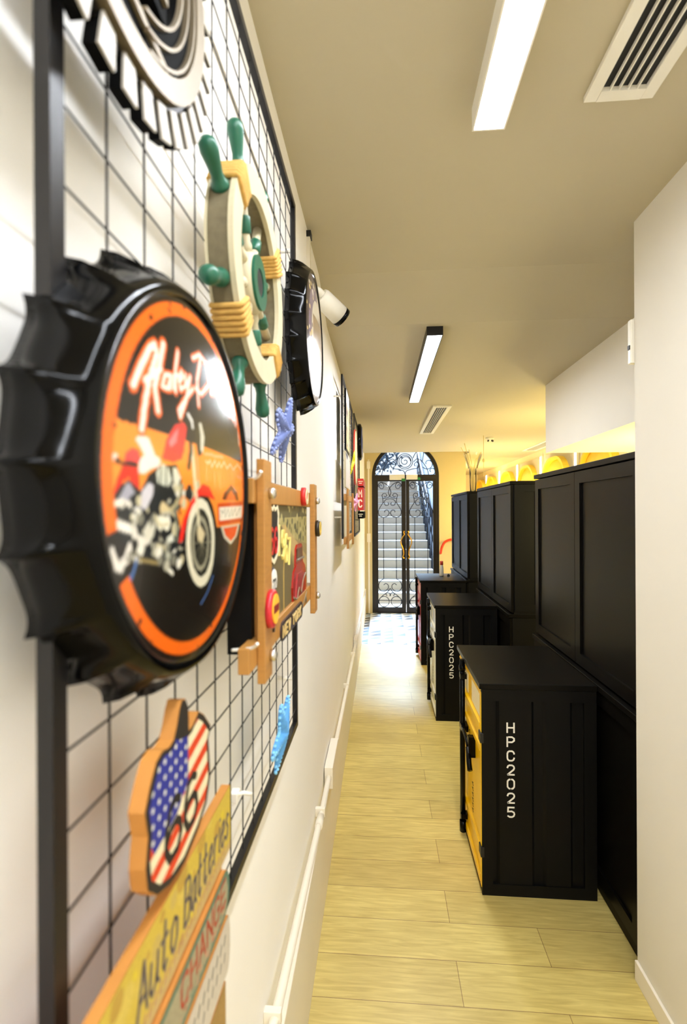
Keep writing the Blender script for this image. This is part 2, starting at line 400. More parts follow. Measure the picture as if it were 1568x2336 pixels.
def setcol(me, cols):
    at = me.color_attributes.new('Col', 'FLOAT_COLOR', 'POINT')
    at.data.foreach_set('color', np.concatenate([cols, np.ones((len(cols), 1))], 1).astype(np.float32).ravel())
def mesh_grid(name, P, cols, m, parent, keep=None, wrap=False, label=None):
    h, w = P.shape[:2]; idx = np.arange(h * w).reshape(h, w)
    if wrap: idx = np.concatenate([idx, idx[:, :1]], 1)
    F = np.stack([idx[:-1, :-1], idx[:-1, 1:], idx[1:, 1:], idx[1:, :-1]], -1).reshape(-1, 4)
    if keep is not None:
        F = F[keep[:-1, :-1].ravel() & keep[1:, 1:].ravel() & keep[:-1, 1:].ravel() & keep[1:, :-1].ravel()]
    me = bpy.data.meshes.new(name); me.from_pydata(P.reshape(-1, 3).tolist(), [], F.tolist())
    for p in me.polygons: p.use_smooth = True
    setcol(me, cols.reshape(-1, 3)); me.update()
    o = link(name, me, m, parent)
    if label: o['label'] = label
    return o
def print_sheet(name, cv, X, m, parent, tilt=None, keep=None, label=None):
    """rectangular artwork on a plane X = const facing +X; canvas x = world Y, canvas y = world Z"""
    a = cv.get(); ys = np.linspace(cv.x0, cv.x1, cv.w); zs = np.linspace(cv.y0, cv.y1, cv.h)
    Yg, Zg = np.meshgrid(ys, zs); Xg = np.full_like(Yg, X)
    k = keep(Yg, Zg) if keep else None
    return mesh_grid(name, np.stack([Xg, Yg, Zg], -1), a, m, parent, k, label=label)
def print_dome(name, cv, X, sag, cy, cz, R, m, parent, nr=130, nt=420, label=None):
    """round artwork in unit coordinates on a shallow dome facing +X"""
    a = cv.get(); r = np.linspace(0.004, 1, nr); t = np.linspace(0, 2 * PI, nt, endpoint=False)
    Rg, Tg = np.meshgrid(r, t, indexing='ij'); u = Rg * np.cos(Tg); v = Rg * np.sin(Tg)
    fx = np.clip((u - cv.x0) / (cv.x1 - cv.x0) * cv.w - 0.5, 0, cv.w - 1.001); fy = np.clip((v - cv.y0) / (cv.y1 - cv.y0) * cv.h - 0.5, 0, cv.h - 1.001)
    i, j = fx.astype(int), fy.astype(int); p, q = (fx - i)[..., None], (fy - j)[..., None]
    col = a[j, i] * (1 - p) * (1 - q) + a[j, i + 1] * p * (1 - q) + a[j + 1, i] * (1 - p) * q + a[j + 1, i + 1] * p * q
    P = np.stack([X + sag * (1 - Rg ** 2), cy + R * u, cz + R * v], -1)
    return mesh_grid(name, P, col, m, parent, wrap=True, label=label)
BIKE = [
 ('band', [(-968, 121), (1000, 204), (994, -255), (-955, -280)]),
 ('tank', [(-541, 76), (-490, 178), (-401, 261), (-299, 293), (-268, 268), (-312, 140), (-338, 96), (-433, 70)]),
 ('tankhi', [(-471, 166), (-414, 217), (-363, 255), (-389, 178), (-420, 159), (-452, 140)]),
 ('seat', [(-752, 140), (-701, 166), (-650, 159), (-599, 89), (-548, 70), (-567, 38), (-637, 19), (-688, -6), (-732, 0), (-720, 57), (-682, 76), (-713, 108)]),
 ('rfend', [(-828, 38), (-822, 70), (-777, 96), (-726, 89), (-713, 57), (-732, 32), (-815, 25)]),
 ('rfend2', [(-904, -121), (-879, -45), (-841, 13), (-732, 19), (-720, -83), (-758, -76), (-796, -32), (-834, -45), (-879, -108)]),
 ('engbase', [(-930, -146), (-854, -64), (-796, -38), (-713, -83), (-656, -6), (-548, 45), (-395, 64), (-338, -13), (-395, -153), (-312, -338), (-395, -433), (-732, -369), (-790, -306), (-930, -268)]),
 ('rwheel', [(-924, -287), (-783, -306), (-764, -357), (-803, -420), (-854, -446), (-904, -363)]),
 ('rwhite~', [(-904, -331), (-873, -389), (-841, -401), (-803, -369), (-783, -325)]),
 ('cyl1', [(-580, -38), (-586, 13), (-541, 57), (-478, 38), (-446, -19), (-478, -51), (-541, -45)]),
 ('cyl2', [(-433, 45), (-395, 45), (-350, 0), (-382, -45), (-427, -25)]),
 ('cylline~', [(-548, 38), (-554, -38)]),
 ('cylline2~', [(-503, 38), (-503, -45)]),
 ('shape1', [(-713, -153), (-707, -83), (-656, -45), (-611, -51), (-618, -96), (-669, -159), (-758, -159)]),
 ('shape2', [(-866, -121), (-815, -57), (-790, -57), (-752, -96), (-790, -108), (-815, -140)]),
 ('exh1', [(-936, -153), (-904, -134), (-847, -121), (-777, -134), (-783, -159), (-866, -153), (-924, -166)]),
 ('exh2', [(-924, -236), (-898, -204), (-847, -210), (-777, -229), (-777, -268), (-873, -242)]),
 ('round', [(-592, -210), (-567, -191), (-503, -197), (-452, -223), (-471, -261), (-535, -268), (-573, -248)]),
 ('gold', [(-561, -153), (-535, -121), (-452, -159), (-490, -191), (-548, -185)]),
 ('pipe1~', [(-764, -242), (-739, -299), (-694, -312), (-643, -293), (-631, -242)]),
 ('pipe2~', [(-452, -166), (-369, -108), (-338, -38)]),
 ('blob1', [(-694, -261), (-650, -217), (-592, -236), (-611, -293), (-662, -306)]),
 ('blob2', [(-484, -299), (-427, -280), (-414, -318), (-478, -325)]),
 ('blob3', [(-611, -338), (-529, -363), (-535, -401), (-605, -376)]),
 ('blob4', [(-490, -363), (-439, -376), (-446, -408), (-497, -395)]),
 ('blob5', [(-771, -344), (-720, -357), (-726, -376), (-771, -363)]),
 ('frame~', [(-713, -382), (-554, -414)]),
 ('frame2~', [(-325, -38), (-401, -178), (-382, -318)]),
 ('wheel', [(210, -363), (217, -446), (197, -522), (153, -580), (102, -618), (38, -643), (-32, -637), (-96, -618), (-159, -586), (-210, -535), (-255, -471), (-280, -408), (-299, -338), (-293, -274), (-280, -210), (-255, -153), (-210, -108), (-159, -76), (-102, -64), (-32, -70), (32, -89), (96, -134), (146, -197), (185, -268), (210, -350)]),
 ('wheelw', [(153, -363), (153, -433), (140, -497), (108, -548), (64, -586), (13, -605), (-45, -605), (-102, -586), (-153, -554), (-197, -510), (-236, -459), (-261, -401), (-274, -338), (-274, -280), (-261, -223), (-236, -172), (-197, -134), (-153, -108), (-102, -96), (-51, -102), (6, -121), (57, -166), (102, -217), (134, -280), (153, -350)]),
 ('wheeld', [(96, -357), (96, -414), (89, -459), (64, -497), (32, -529), (-6, -541), (-45, -548), (-89, -535), (-127, -510), (-166, -478), (-191, -433), (-210, -389), (-223, -344), (-223, -293), (-210, -248), (-191, -210), (-166, -185), (-134, -159), (-96, -153), (-51, -159), (-13, -178), (25, -204), (57, -248), (83, -293), (96, -350)]),
 ('wheelr~', [(38, -363), (38, -401), (25, -446), (6, -471), (-25, -490), (-57, -497), (-89, -490), (-121, -471), (-153, -439), (-172, -408), (-185, -363), (-191, -325), (-185, -287), (-166, -255), (-146, -229), (-115, -210), (-83, -210), (-51, -223), (-19, -242), (13, -280), (32, -318), (38, -363)]),
 ('ffend', [(-363, -331), (-325, -217), (-242, -127), (-134, -51), (-64, -13), (38, -25), (146, -102), (0, -83), (-108, -83), (-204, -140), (-274, -217), (-318, -325)]),
 ('fork~', [(-210, 178), (-172, -25), (-146, -134), (-102, -293)]),
 ('fork2~', [(-146, 127), (-121, -25)]),
 ('hub', [(-140, -268), (-83, -255), (-19, -299), (-57, -350), (-121, -331)]),
 ('bar~', [(-248, 338), (-229, 268), (-223, 153), (-255, 64)]),
 ('barhi~', [(-242, 344), (-197, 318), (-191, 287)]),
 ('lampd', [(-159, 229), (-127, 306), (-83, 331), (-45, 268), (-70, 153), (-127, 134)]),
 ('lamph', [(-102, 325), (-64, 331), (-25, 255), (-57, 159), (-89, 178), (-83, 261)]),
 ('signal', [(-904, 38), (-898, 64), (-873, 57), (-854, 32), (-879, 19)]),
 ('sigdark~', [(-879, 32), (-847, 25), (-745, 25)]),
 ('txt1~', [(-25, 159), (13, 166), (45, 166), (96, 172), (134, 166), (274, 178), (318, 178)]),
 ('txt2~', [(-13, 121), (25, 108), (57, 134), (89, 96), (146, 140), (185, 102), (229, 140), (268, 108), (338, 153), (408, 115), (490, 153), (580, 121), (713, 172), (866, 146)]),
 ('badgetop', [(287, -96), (331, -51), (510, 13), (701, -32), (758, -89)]),
 ('badgetopi', [(382, -96), (408, -70), (510, -25), (631, -64), (650, -89)]),
 ('badgebar', [(191, -121), (943, -89), (936, -248), (210, -261)]),
 ('badgein', [(229, -146), (892, -127), (885, -217), (242, -229)]),
 ('badgetxt~', [(274, -210), (268, -159), (312, -185), (357, -153), (363, -210), (433, -153), (465, -210), (541, -146), (548, -204), (637, -146), (675, -204), (815, -140), (822, -197)]),
 ('badgelow', [(268, -268), (809, -261), (713, -350), (529, -401), (350, -344)]),
 ('badgelowi', [(325, -280), (732, -274), (662, -344), (529, -376), (389, -331)]),
 ('blue1~', [(-732, -382), (-752, -439), (-783, -465)]),
 ('blue2~', [(159, -567), (83, -650), (-19, -707)]),
]
SCRIPT = [[(-752, 369), (-675, 484), (-599, 580), (-554, 611), (-541, 573), (-624, 427), (-669, 306), (-701, 191)], [(-471, 643), (-535, 497), (-580, 408), (-561, 299)], [(-656, 414), (-516, 510)], [(-427, 503), (-478, 490), (-510, 427), (-459, 427), (-414, 503), (-433, 433)], [(-382, 516), (-395, 446), (-382, 497), (-338, 529)], [(-318, 656), (-363, 548), (-376, 433)], [(-331, 497), (-280, 535), (-293, 561), (-331, 503), (-318, 459), (-274, 484)], [(-248, 554), (-255, 490), (-185, 561), (-261, 414), (-338, 312), (-350, 344), (-236, 446), (-159, 503)], [(-6, 720), (-89, 567), (-89, 427)], [(-127, 682), (-13, 739), (115, 707), (102, 592), (-38, 503), (-121, 516)], [(248, 662), (166, 637), (134, 548), (204, 567), (261, 656), (248, 567)], [(293, 643), (299, 554), (382, 656)], [(395, 624), (382, 541)], [(510, 618), (439, 599), (408, 529), (459, 529), (554, 701), (516, 529)], [(618, 605), (554, 567), (599, 541), (541, 497)], [(669, 573), (611, 497), (662, 484), (720, 554), (669, 573)], [(713, 459), (752, 541), (809, 522), (796, 420), (809, 338)]]

def smooth(pts, n=6, closed=False):
    P = [Vector(p) for p in pts]; out = []; m = len(P)
    for i in range(m if closed else m - 1):
        a = P[(i - 1) % m] if closed or i > 0 else P[0]; b = P[i]; c = P[(i + 1) % m]; d = P[(i + 2) % m] if closed or i < m - 2 else P[-1]
        for k in range(n):
            t = k / n
            out.append(0.5 * ((2 * b) + (c - a) * t + (2 * a - 5 * b + 4 * c - d) * t * t + (3 * b - a - 3 * c + d) * t ** 3))
    if not closed: out.append(P[-1])
    return [tuple(p) for p in out]

# ================================================================== the setting
XW = -0.257            # left wall
YD = 7.85             # end wall with the arched door
struct(B().box(-0.6, 2.8, -3.8, 6.02, -0.1, 0).done('floor', WOODFLOOR))
struct(B().box(-0.6, 2.8, 6.02, 8.05, -0.1, 0).box(1.35, 2.8, 8.05, 12.4, -0.1, 0).done('floor_tiled', TILE))
struct(B().box(-0.45, XW, -3.8, 7.85, 0, 3.1).done('wall_left', WALL))
struct(B().box(XW, XW + 0.017, -3.7, 7.85, 0, 0.40, 0.003).done('baseboard_left', SKIRT))
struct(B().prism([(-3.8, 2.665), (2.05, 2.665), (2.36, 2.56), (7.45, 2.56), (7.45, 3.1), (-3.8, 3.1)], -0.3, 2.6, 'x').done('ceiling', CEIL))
struct(B().box(-0.3, 1.37, 7.45, 8.05, 2.9, 3.1).done('ceiling_recess', CREAM))
struct(B().box(0.895, 2.6, -3.8, 1.77, 0, 3.0).done('wall_right', COLUMN))
struct(B().box(0.885, 0.895, -3.7, 1.77, 0, 0.07, 0.002).done('baseboard_right', SKIRT))
struct(B().box(-0.45, 0.9, -3.95, -3.8, 0, 3.0).done('wall_back', WALL))
struct(B().box(1.2, 2.6, 1.77, 3.6, 2.07, 2.64).done('trim_1', COLUMN))          # dropped bulkhead above the lockers
struct(B().box(2.42, 2.6, 1.77, 12.4, 0, 3.0).done('wall_room', CREAM))
struct(B().box(1.2, 2.6, 12.2, 12.4, 0, 3.0).done('wall_room_end', CREAM))
struct(B().box(1.30, 1.37, 8.05, 12.4, 0, 3.0).done('wall_room_inner', CREAM))
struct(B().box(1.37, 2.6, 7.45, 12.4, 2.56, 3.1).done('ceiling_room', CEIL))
XA, XB, ZS = -0.135, 0.945, 2.235; XC = (XA + XB) / 2; RA = (XB - XA) / 2
arch = circ(XC, ZS, RA, 32, PI, 0)
struct(B().prism([(-0.45, 0), (XA, 0)] + arch + [(XB, 0), (1.37, 0), (1.37, 3.1), (-0.45, 3.1)], YD, YD + 0.2, 'y').done('wall_end', ENDWALL))

# ------------------------------------------------------------------ arched glazed door with ironwork
door = thing('door_1', 'arched double glass door with black scrollwork at the corridor end', 'door', (XC, YD + 0.06, 0)); struct(door)
ft = 0.055
def arch_path(off): return [(XA + off, 0)] + circ(XC, ZS, RA - off, 32, PI, 0) + [(XB - off, 0)]
b = B(); o_, i_ = arch_path(0), arch_path(ft)
b.ring([p for p in o_], [p for p in i_], YD + 0.03, YD + 0.11, 'y')
b.bm.faces.ensure_lookup_table()
b.box(XA + ft, XB - ft, YD + 0.03, YD + 0.11, 2.185, 2.25)
b.done('door_frame', BRONZE, door)
def iron(curves, y, r=0.0065):
    q = B()
    for c in curves: q.tube([(p[0], y, p[1]) for p in c], r, 6)
    return q
fan = []
for s in (-1, 1):
    m = lambda c, s=s: [(XC + s * p, z) for p, z in c]
    fan += [m(smooth([(0.0, 2.25), (0.02, 2.31), (0.10, 2.34), (0.20, 2.36), (0.23, 2.42), (0.19, 2.46), (0.15, 2.42), (0.17, 2.39)])),
            m(spiral(0.37, 2.43, 0.1, 0.03, -2.6, 3.4)), m(smooth([(0.14, 2.46), (0.2, 2.51), (0.27, 2.47), (0.33, 2.39), (0.36, 2.33), (0.38, 2.25)])),
            m(spiral(0.43, 2.31, 0.075, 0.02, -2.2, 4.0)), m(smooth([(0.13, 2.52), (0.17, 2.6), (0.27, 2.68), (0.3, 2.6), (0.28, 2.47)]))]
fan += [circ(XC, 2.47, 0.125, 40) + [(XC + 0.125, 2.47)], circ(XC, 2.47, 0.098, 40) + [(XC + 0.098, 2.47)], spiral(XC, 2.47, 0.09, 0.01, 0, 9)]
iron(fan, YD + 0.06).done('fanlight_grille', IRON, door)
B().prism([(XA + ft, 2.25)] + circ(XC, ZS, RA - ft, 32, PI, 0) + [(XB - ft, 2.25)], YD + 0.075, YD + 0.081, 'y').done('fanlight_glass', GLASS, door)
def leaf(xl, xr, ga, gb, side):
    lf = B().box(xl, ga, YD + 0.04, YD + 0.10, 0.01, 2.185).box(gb, xr, YD + 0.04, YD + 0.10, 0.01, 2.185)
    lf.box(ga, gb, YD + 0.04, YD + 0.10, 0.01, 0.095).box(ga, gb, YD + 0.04, YD + 0.10, 2.145, 2.185)
    lo = lf.done('door_leaf', BRONZE, door)
    pc = (ga + gb) / 2; cs = []
    half = [smooth([(-0.125, 2.075), (-0.15, 2.092), (-0.17, 2.07), (-0.155, 2.035), (-0.115, 2.03), (-0.095, 2.065), (-0.105, 2.105), (-0.14, 2.128), (-0.18, 2.10), (-0.185, 2.06)]),
            smooth([(-0.175, 2.105), (-0.14, 2.132), (-0.07, 2.11), (-0.01, 2.05), (0.02, 1.97), (0.0, 1.905)]),
            spiral(-0.08, 1.915, 0.046, 0.016, 3.3, -2.6),
            smooth([(-0.126, 1.91), (-0.116, 1.875), (-0.112, 1.80), (-0.16, 1.72), (-0.186, 1.65), (-0.165, 1.585), (-0.105, 1.558), (-0.04, 1.58), (-0.012, 1.63), (-0.035, 1.675), (-0.075, 1.672), (-0.085, 1.64)]),
            smooth([(-0.116, 1.87), (-0.06, 1.875), (0, 1.9)]), smooth([(-0.112, 1.80), (-0.09, 1.80)]),
            smooth([(0, 1.862), (-0.05, 1.855), (-0.09, 1.815), (-0.075, 1.76), (-0.03, 1.757), (-0.015, 1.785), (-0.035, 1.80)]),
            smooth([(-0.012, 1.63), (0, 1.63)]), [(-0.104, 1.56), (-0.104, 0.555)],
            smooth([(-0.104, 0.555), (-0.165, 0.51), (-0.188, 0.43), (-0.15, 0.36), (-0.085, 0.355), (-0.035, 0.395), (-0.03, 0.45), (-0.07, 0.48), (-0.105, 0.455)]),
            smooth([(-0.004, 0.40), (-0.04, 0.345), (-0.12, 0.28), (-0.175, 0.225), (-0.188, 0.17), (-0.15, 0.115), (-0.105, 0.10)]),
            circ(-0.1, 0.185, 0.084, 24) + [(-0.016, 0.185)], spiral(-0.045, 0.30, 0.045, 0.014, -0.6, 4.6), [(-0.19, 0.205), (0, 0.205)]]
    for c in half:
        cs.append([(pc + p, z) for p, z in c]); cs.append([(pc - p, z) for p, z in c])
    iron(cs, YD + 0.055).done('scroll_grille', IRON, lo)
    B().box(ga - 0.004, gb + 0.004, YD + 0.075, YD + 0.081, 0.09, 2.15).done('glass_pane', GLASS, lo)
    hx = xr - 0.03 if side < 0 else xl + 0.03
    hp = [(0, 1.34), (0.006, 1.31), (-0.004, 1.28), (0.02, 1.245), (0.05, 1.19), (0.052, 1.14), (0.03, 1.08), (0.012, 1.02), (0.008, 0.96), (0.02, 0.92), (0.004, 0.89)]
    h = B().tube([(hx + side * p, YD + 0.005, z) for p, z in smooth(hp)], 0.010, 8)
    for z in (1.33, 0.9): h.tube([(hx, YD + 0.045, z), (hx, YD + 0.0, z)], 0.012, 8)
    h.done('pull_handle', BRASS, lo, label='curved brass pull handle')
XM = 0.416
leaf(XA + ft, XM - 0.003, -0.036, 0.345, -1); leaf(XM + 0.003, XB - ft, 0.47, 0.853, 1)
B().box(0.15, 0.395, YD - 0.03, YD + 0.035, 2.165, 2.255, 0.004).box(0.42, 0.60, YD - 0.03, YD + 0.035, 2.17, 2.25, 0.004).done('door_sensor', WHITEP, door, label='pale sensor boxes over the door leaves')
B().box(0.345, 0.40, YD - 0.035, YD + 0.03, 2.145, 2.185).box(0.60, 0.645, YD - 0.03, YD + 0.03, 2.165, 2.20).done('sign_tag', mat('green_tag', (40, 130, 70), 0.5), door, label='small green tags on the sensor boxes')

# ------------------------------------------------------------------ stairwell outside
st = B()
for k in range(1, 17):
    st.box(-0.45, 1.02, 8.5 + 0.35 * k, 8.5 + 0.35 * (k + 1), -0.1, 0.17 * k - 0.025)
stn = B()
for k in range(1, 17):
    stn.box(-0.45, 1.03, 8.485 + 0.35 * k, 8.5 + 0.35 * (k + 1), 0.17 * k - 0.025, 0.17 * k, 0.006)
struct(st.done('outdoor_stairs', STONE)); struct(stn.done('outdoor_stair_treads', STONEEDGE))
struct(B().box(-3, 4, 8.05, 8.9, -0.12, -0.005).done('outdoor_landing', STONE))
struct(B().box(1.12, 1.29, 8.05, 16, -0.1, 3.3).done('outdoor_wall_right', BLUEWALL))
struct(B().box(-0.62, -0.45, 8.05, 16, -0.1, 3.0).done('outdoor_wall_left', BLUEWALL))
rail = thing('stair_railing', 'dark metal railing climbing the right side of the outdoor stairs', 'railing', (1.06, 9, 0))
rb = B(); rb.tube([(1.06, 8.9, 1.0), (1.06, 14.1, 3.55)], 0.03, 8).tube([(1.06, 8.9, 0.6), (1.06, 14.1, 3.15)], 0.015, 6)
rb.done('handrail', IRON, rail)
for k in range(14):
    y = 8.95 + 0.38 * k; z = 0.486 * (y - 8.5)
    B().tube([(1.06, y, z - 0.03), (1.06, y, z + 0.80)], 0.014, 6).done('baluster', IRON, rail)
lf = B(); rs = random.Random(3)
for k in range(700):
    cx, cy, cz, r = rs.choice([(-0.3, 14.8, 3.5, 0.45), (0.5, 15.5, 4.0, 0.5), (0.9, 15.2, 4.3, 0.5), (0.1, 15.6, 3.3, 0.35)])
    p = Vector((cx + rs.gauss(0, r * 0.6), cy + rs.gauss(0, .3), cz + rs.gauss(0, r * 0.45)))
    a = Vector((rs.uniform(-1, 1), rs.uniform(-1, 1), rs.uniform(-1, 1))).normalized() * 0.09; c = a.cross(Vector((rs.uniform(-1, 1), 1, rs.uniform(-1, 1)))).normalized() * 0.035
    lf._f([lf.bm.verts.new(p - a), lf.bm.verts.new(p + c), lf.bm.verts.new(p + a), lf.bm.verts.new(p - c)])
fo = lf.done('tree_foliage', mat('dark_leaves', (52, 74, 92), 0.6, var=0.3)); tag(fo, 'dark leafy branches above the outdoor stairs, seen through the arched fanlight', 'foliage'); fo['kind'] = 'stuff'

# ------------------------------------------------------------------ ceiling lights and vents
def tube_light(x0, x1, y0, y1, zt, zb, label, gain=1.0):
    t = thing('ceiling_light', label, 'light', ((x0 + x1) / 2, (y0 + y1) / 2, zt))
    w = 0.004
    B().box(x0 - w, x0, y0, y1, zb - 0.002, zt).box(x1, x1 + w, y0, y1, zb - 0.002, zt).box(x0 - w, x1 + w, y0 - w, y0, zb - 0.002, zt).box(x0 - w, x1 + w, y1, y1 + w, zb - 0.002, zt).box(x0, x1, y0, y1, zt - 0.01, zt).done('housing', BLACKMETAL if y0 > 2 else WHITEP, t)
    B().box(x0, x1, y0, y1, zb, zt - 0.011).done('diffuser', DIFF, t)
    lamp('led_line', 'AREA', ((x0 + x1) / 2, (y0 + y1) / 2, zb - 0.003), TUBE_W * (y1 - y0) * gain, TUBE_COL, 0.02, None, y1 - y0 - 0.02)
    return t
tube_light(0.239, 0.312, -0.85, 1.232, 2.665, 2.608, 'bright linear ceiling light nearest the camera, cut off by the top of the photo')
tube_light(0.236, 0.308, 2.40, 3.86, 2.56, 2.518, 'linear ceiling light with a dark end cap, further down the corridor', 1.25)
tube_light(0.239, 0.312, -2.5, -1.05, 2.665, 2.608, 'added linear ceiling light, unseen behind the camera', 1.7)  # unseen light, added to brighten the near left wall
def vent(x0, x1, y0, y1, z, label, slats=4, fr=0.03):
    t = thing('ceiling_vent', label, 'vent', ((x0 + x1) / 2, (y0 + y1) / 2, z))
    b = B().box(x0, x0 + fr, y0, y1, z - 0.014, z, 0.002).box(x1 - fr, x1, y0, y1, z - 0.014, z, 0.002).box(x0 + fr, x1 - fr, y0, y0 + fr, z - 0.014, z).box(x0 + fr, x1 - fr, y1 - fr, y1, z - 0.014, z)
    b.done('vent_frame', WHITEP, t)
    B().box(x0 + fr, x1 - fr, y0 + fr, y1 - fr, z - 0.003, z - 0.0005).done('dark_backing', RUBBER, t)  # flat black plate standing in for the shade inside the duct
    wd = (x1 - x0 - 2 * fr) / (slats + 1)
    for k in range(1, slats + 1):
        xc = x0 + fr + wd * k
        B().prism([(xc - 0.0015, z - 0.013), (xc + 0.0015, z - 0.013), (xc + 0.0015, z - 0.004), (xc - 0.0015, z - 0.004)], y0 + fr, y1 - fr, 'y').done('slat', WHITEP, t)
vent(0.502, 0.665, -0.1, 1.226, 2.665, 'white slatted air vent beside the nearest ceiling light')
vent(0.455, 0.615, 4.18, 5.62, 2.56, 'far white slatted air vent past the second ceiling light', fr=0.035)
vent(2.12, 2.32, 5.4, 7.4, 2.56, 'long air vent in the ceiling of the yellow room', fr=0.03)
sd = thing('smoke_detector', 'small white detector on the yellow-lit ceiling', 'detector', (1.36, 6.1, 2.56))
B().lathe([(0, 0.05), (0.012, 0.05), (0.02, 0.03), (0.035, 0.02)], (1.36, 6.1, 2.56), (0, 0, -1), 20).done('body', WHITEP, sd)
B().tube([(1.375, 6.09, 2.53), (1.40, 6.09, 2.515)], 0.012, 8).tube([(1.345, 6.09, 2.53), (1.33, 6.09, 2.515)], 0.009, 8).done('lamp_head', RUBBER, sd)
wc = thing('wall_controller', 'small white control panel at the far edge of the right wall', 'control panel', (0.90, 1.78, 2.24))
B().box(0.884, 0.98, 1.772, 1.795, 2.17, 2.325, 0.003).done('panel', WHITEP, wc); B().box(0.881, 0.884, 1.778, 1.79, 2.22, 2.235).done('button', RUBBER, wc)

# ------------------------------------------------------------------ black lockers along the right side
def doors(t, x, y0, y1, z0, z1):
    n = 2; w = (y1 - y0) / n
    for k in range(n):
        a, c = y0 + k * w + 0.002, y0 + (k + 1) * w - 0.002
        b = B(); f = 0.055
        b.box(x - 0.02, x, a, a + f, z0, z1).box(x - 0.02, x, c - f, c, z0, z1).box(x - 0.02, x, a + f, c - f, z0, z0 + f).box(x - 0.02, x, a + f, c - f, z1 - f, z1)
        b.box(x - 0.009, x, a + f, c - f, z0 + f, z1 - f)
        d = b.done('door', LOCKER, t)
GRP = [(1.80, 2.985), (3.53, 4.715), (5.26, 6.40)]
UPL = ['tall black upper locker nearest the camera, beside the right wall', 'tall black upper locker between the other two, above the white-fronted box', 'farthest tall black upper locker, with twigs in a vase on top']
BAL = ['low black base locker nearest the camera, behind the yellow-fronted box', 'low black base locker in the middle, behind the white-fronted box', 'farthest low black base locker, behind the red-fronted box']
for (y0, y1), ul, bl in zip(GRP, UPL, BAL):
    t = thing('base_locker', bl, 'locker', (1.15, (y0 + y1) / 2, 0), 'low lockers in a row')
    b = B().box(0.94, 1.38, y0, y1, 0.0, 0.885); b.done('carcass', LOCKERIN, t)
    doors(t, 0.94, y0, y1, 0.07, 0.88)
    B().box(0.912, 1.40, y0 - 0.004, y1 + 0.004, 0.887, 0.912, 0.002).done('ledge', LOCKER, t)
    t = thing('upper_locker', ul, 'locker', (1.15, (y0 + y1) / 2, 0.912), 'tall lockers in a row')
    b = B().box(0.95, 1.36, y0, y1, 0.913, 1.84)
    b.box(1.02, 1.31, y0 - 0.006, y0, 0.93, 0.98).box(1.02, 1.31, y0 - 0.006, y0, 1.79, 1.84).box(0.955, 1.02, y0 - 0.006, y0, 0.93, 1.84).box(1.10, 1.14, y0 - 0.006, y0, 0.98, 1.79)
    b.done('carcass', LOCKERIN, t)
    doors(t, 0.95, y0, y1, 0.925, 1.835)
    B().box(0.925, 1.37, y0 - 0.006, y1 + 0.006, 1.842, 1.866, 0.002).done('top_panel', LOCKER, t)

# ------------------------------------------------------------------ shipping-container style boxes
def letters(t, X0, Y, ztop, m):
    """HPC2025 in stencil capitals, one below the other, on the face toward the corridor start"""
    h, w, sw = 0.0405, 0.0285, 0.0064
    G = {'H': [[(0, 0), (0, 1)], [(1, 0), (1, 1)], [(0.18, .5), (.82, .5)]],
         'P': [[(0, 0), (0, 1)], [(.22, 1), (.7, 1), (1, .86), (1, .62), (.7, .46), (.22, .46)]],
         'C': [[(1, .72), (.92, .9), (.7, 1), (.3, 1), (.08, .9), (0, .72), (0, .28), (.08, .1), (.3, 0), (.7, 0), (.92, .1), (1, .28)]],
         '2': [[(0, .74), (.1, .92), (.32, 1), (.68, 1), (.92, .9), (1, .72), (.92, .54), (.05, .02)], [(.05, 0), (1, 0)]],
         '0': [[(.38, 1), (.2, .96), (.02, .8), (0, .5), (.02, .2), (.2, .04), (.38, 0)], [(.62, 1), (.8, .96), (.98, .8), (1, .5), (.98, .2), (.8, .04), (.62, 0)]],
         '5': [[(.95, 1), (.08, 1), (.05, .56), (.6, .6), (.92, .48), (1, .3), (.9, .1), (.65, 0), (.3, 0), (.05, .1)]]}
    lo = None
    for k, ch in enumerate('HPC2025'):
        z = ztop - 0.0603 * k - h; b = B()
        for s_ in G[ch]: b.ribbon([(X0 + w * p, z + h * q) for p, q in s_], sw, Y - 0.0012, Y + 0.0005, 'y')
        b.done('letter', m, t, label='white stencil %s' % ch)
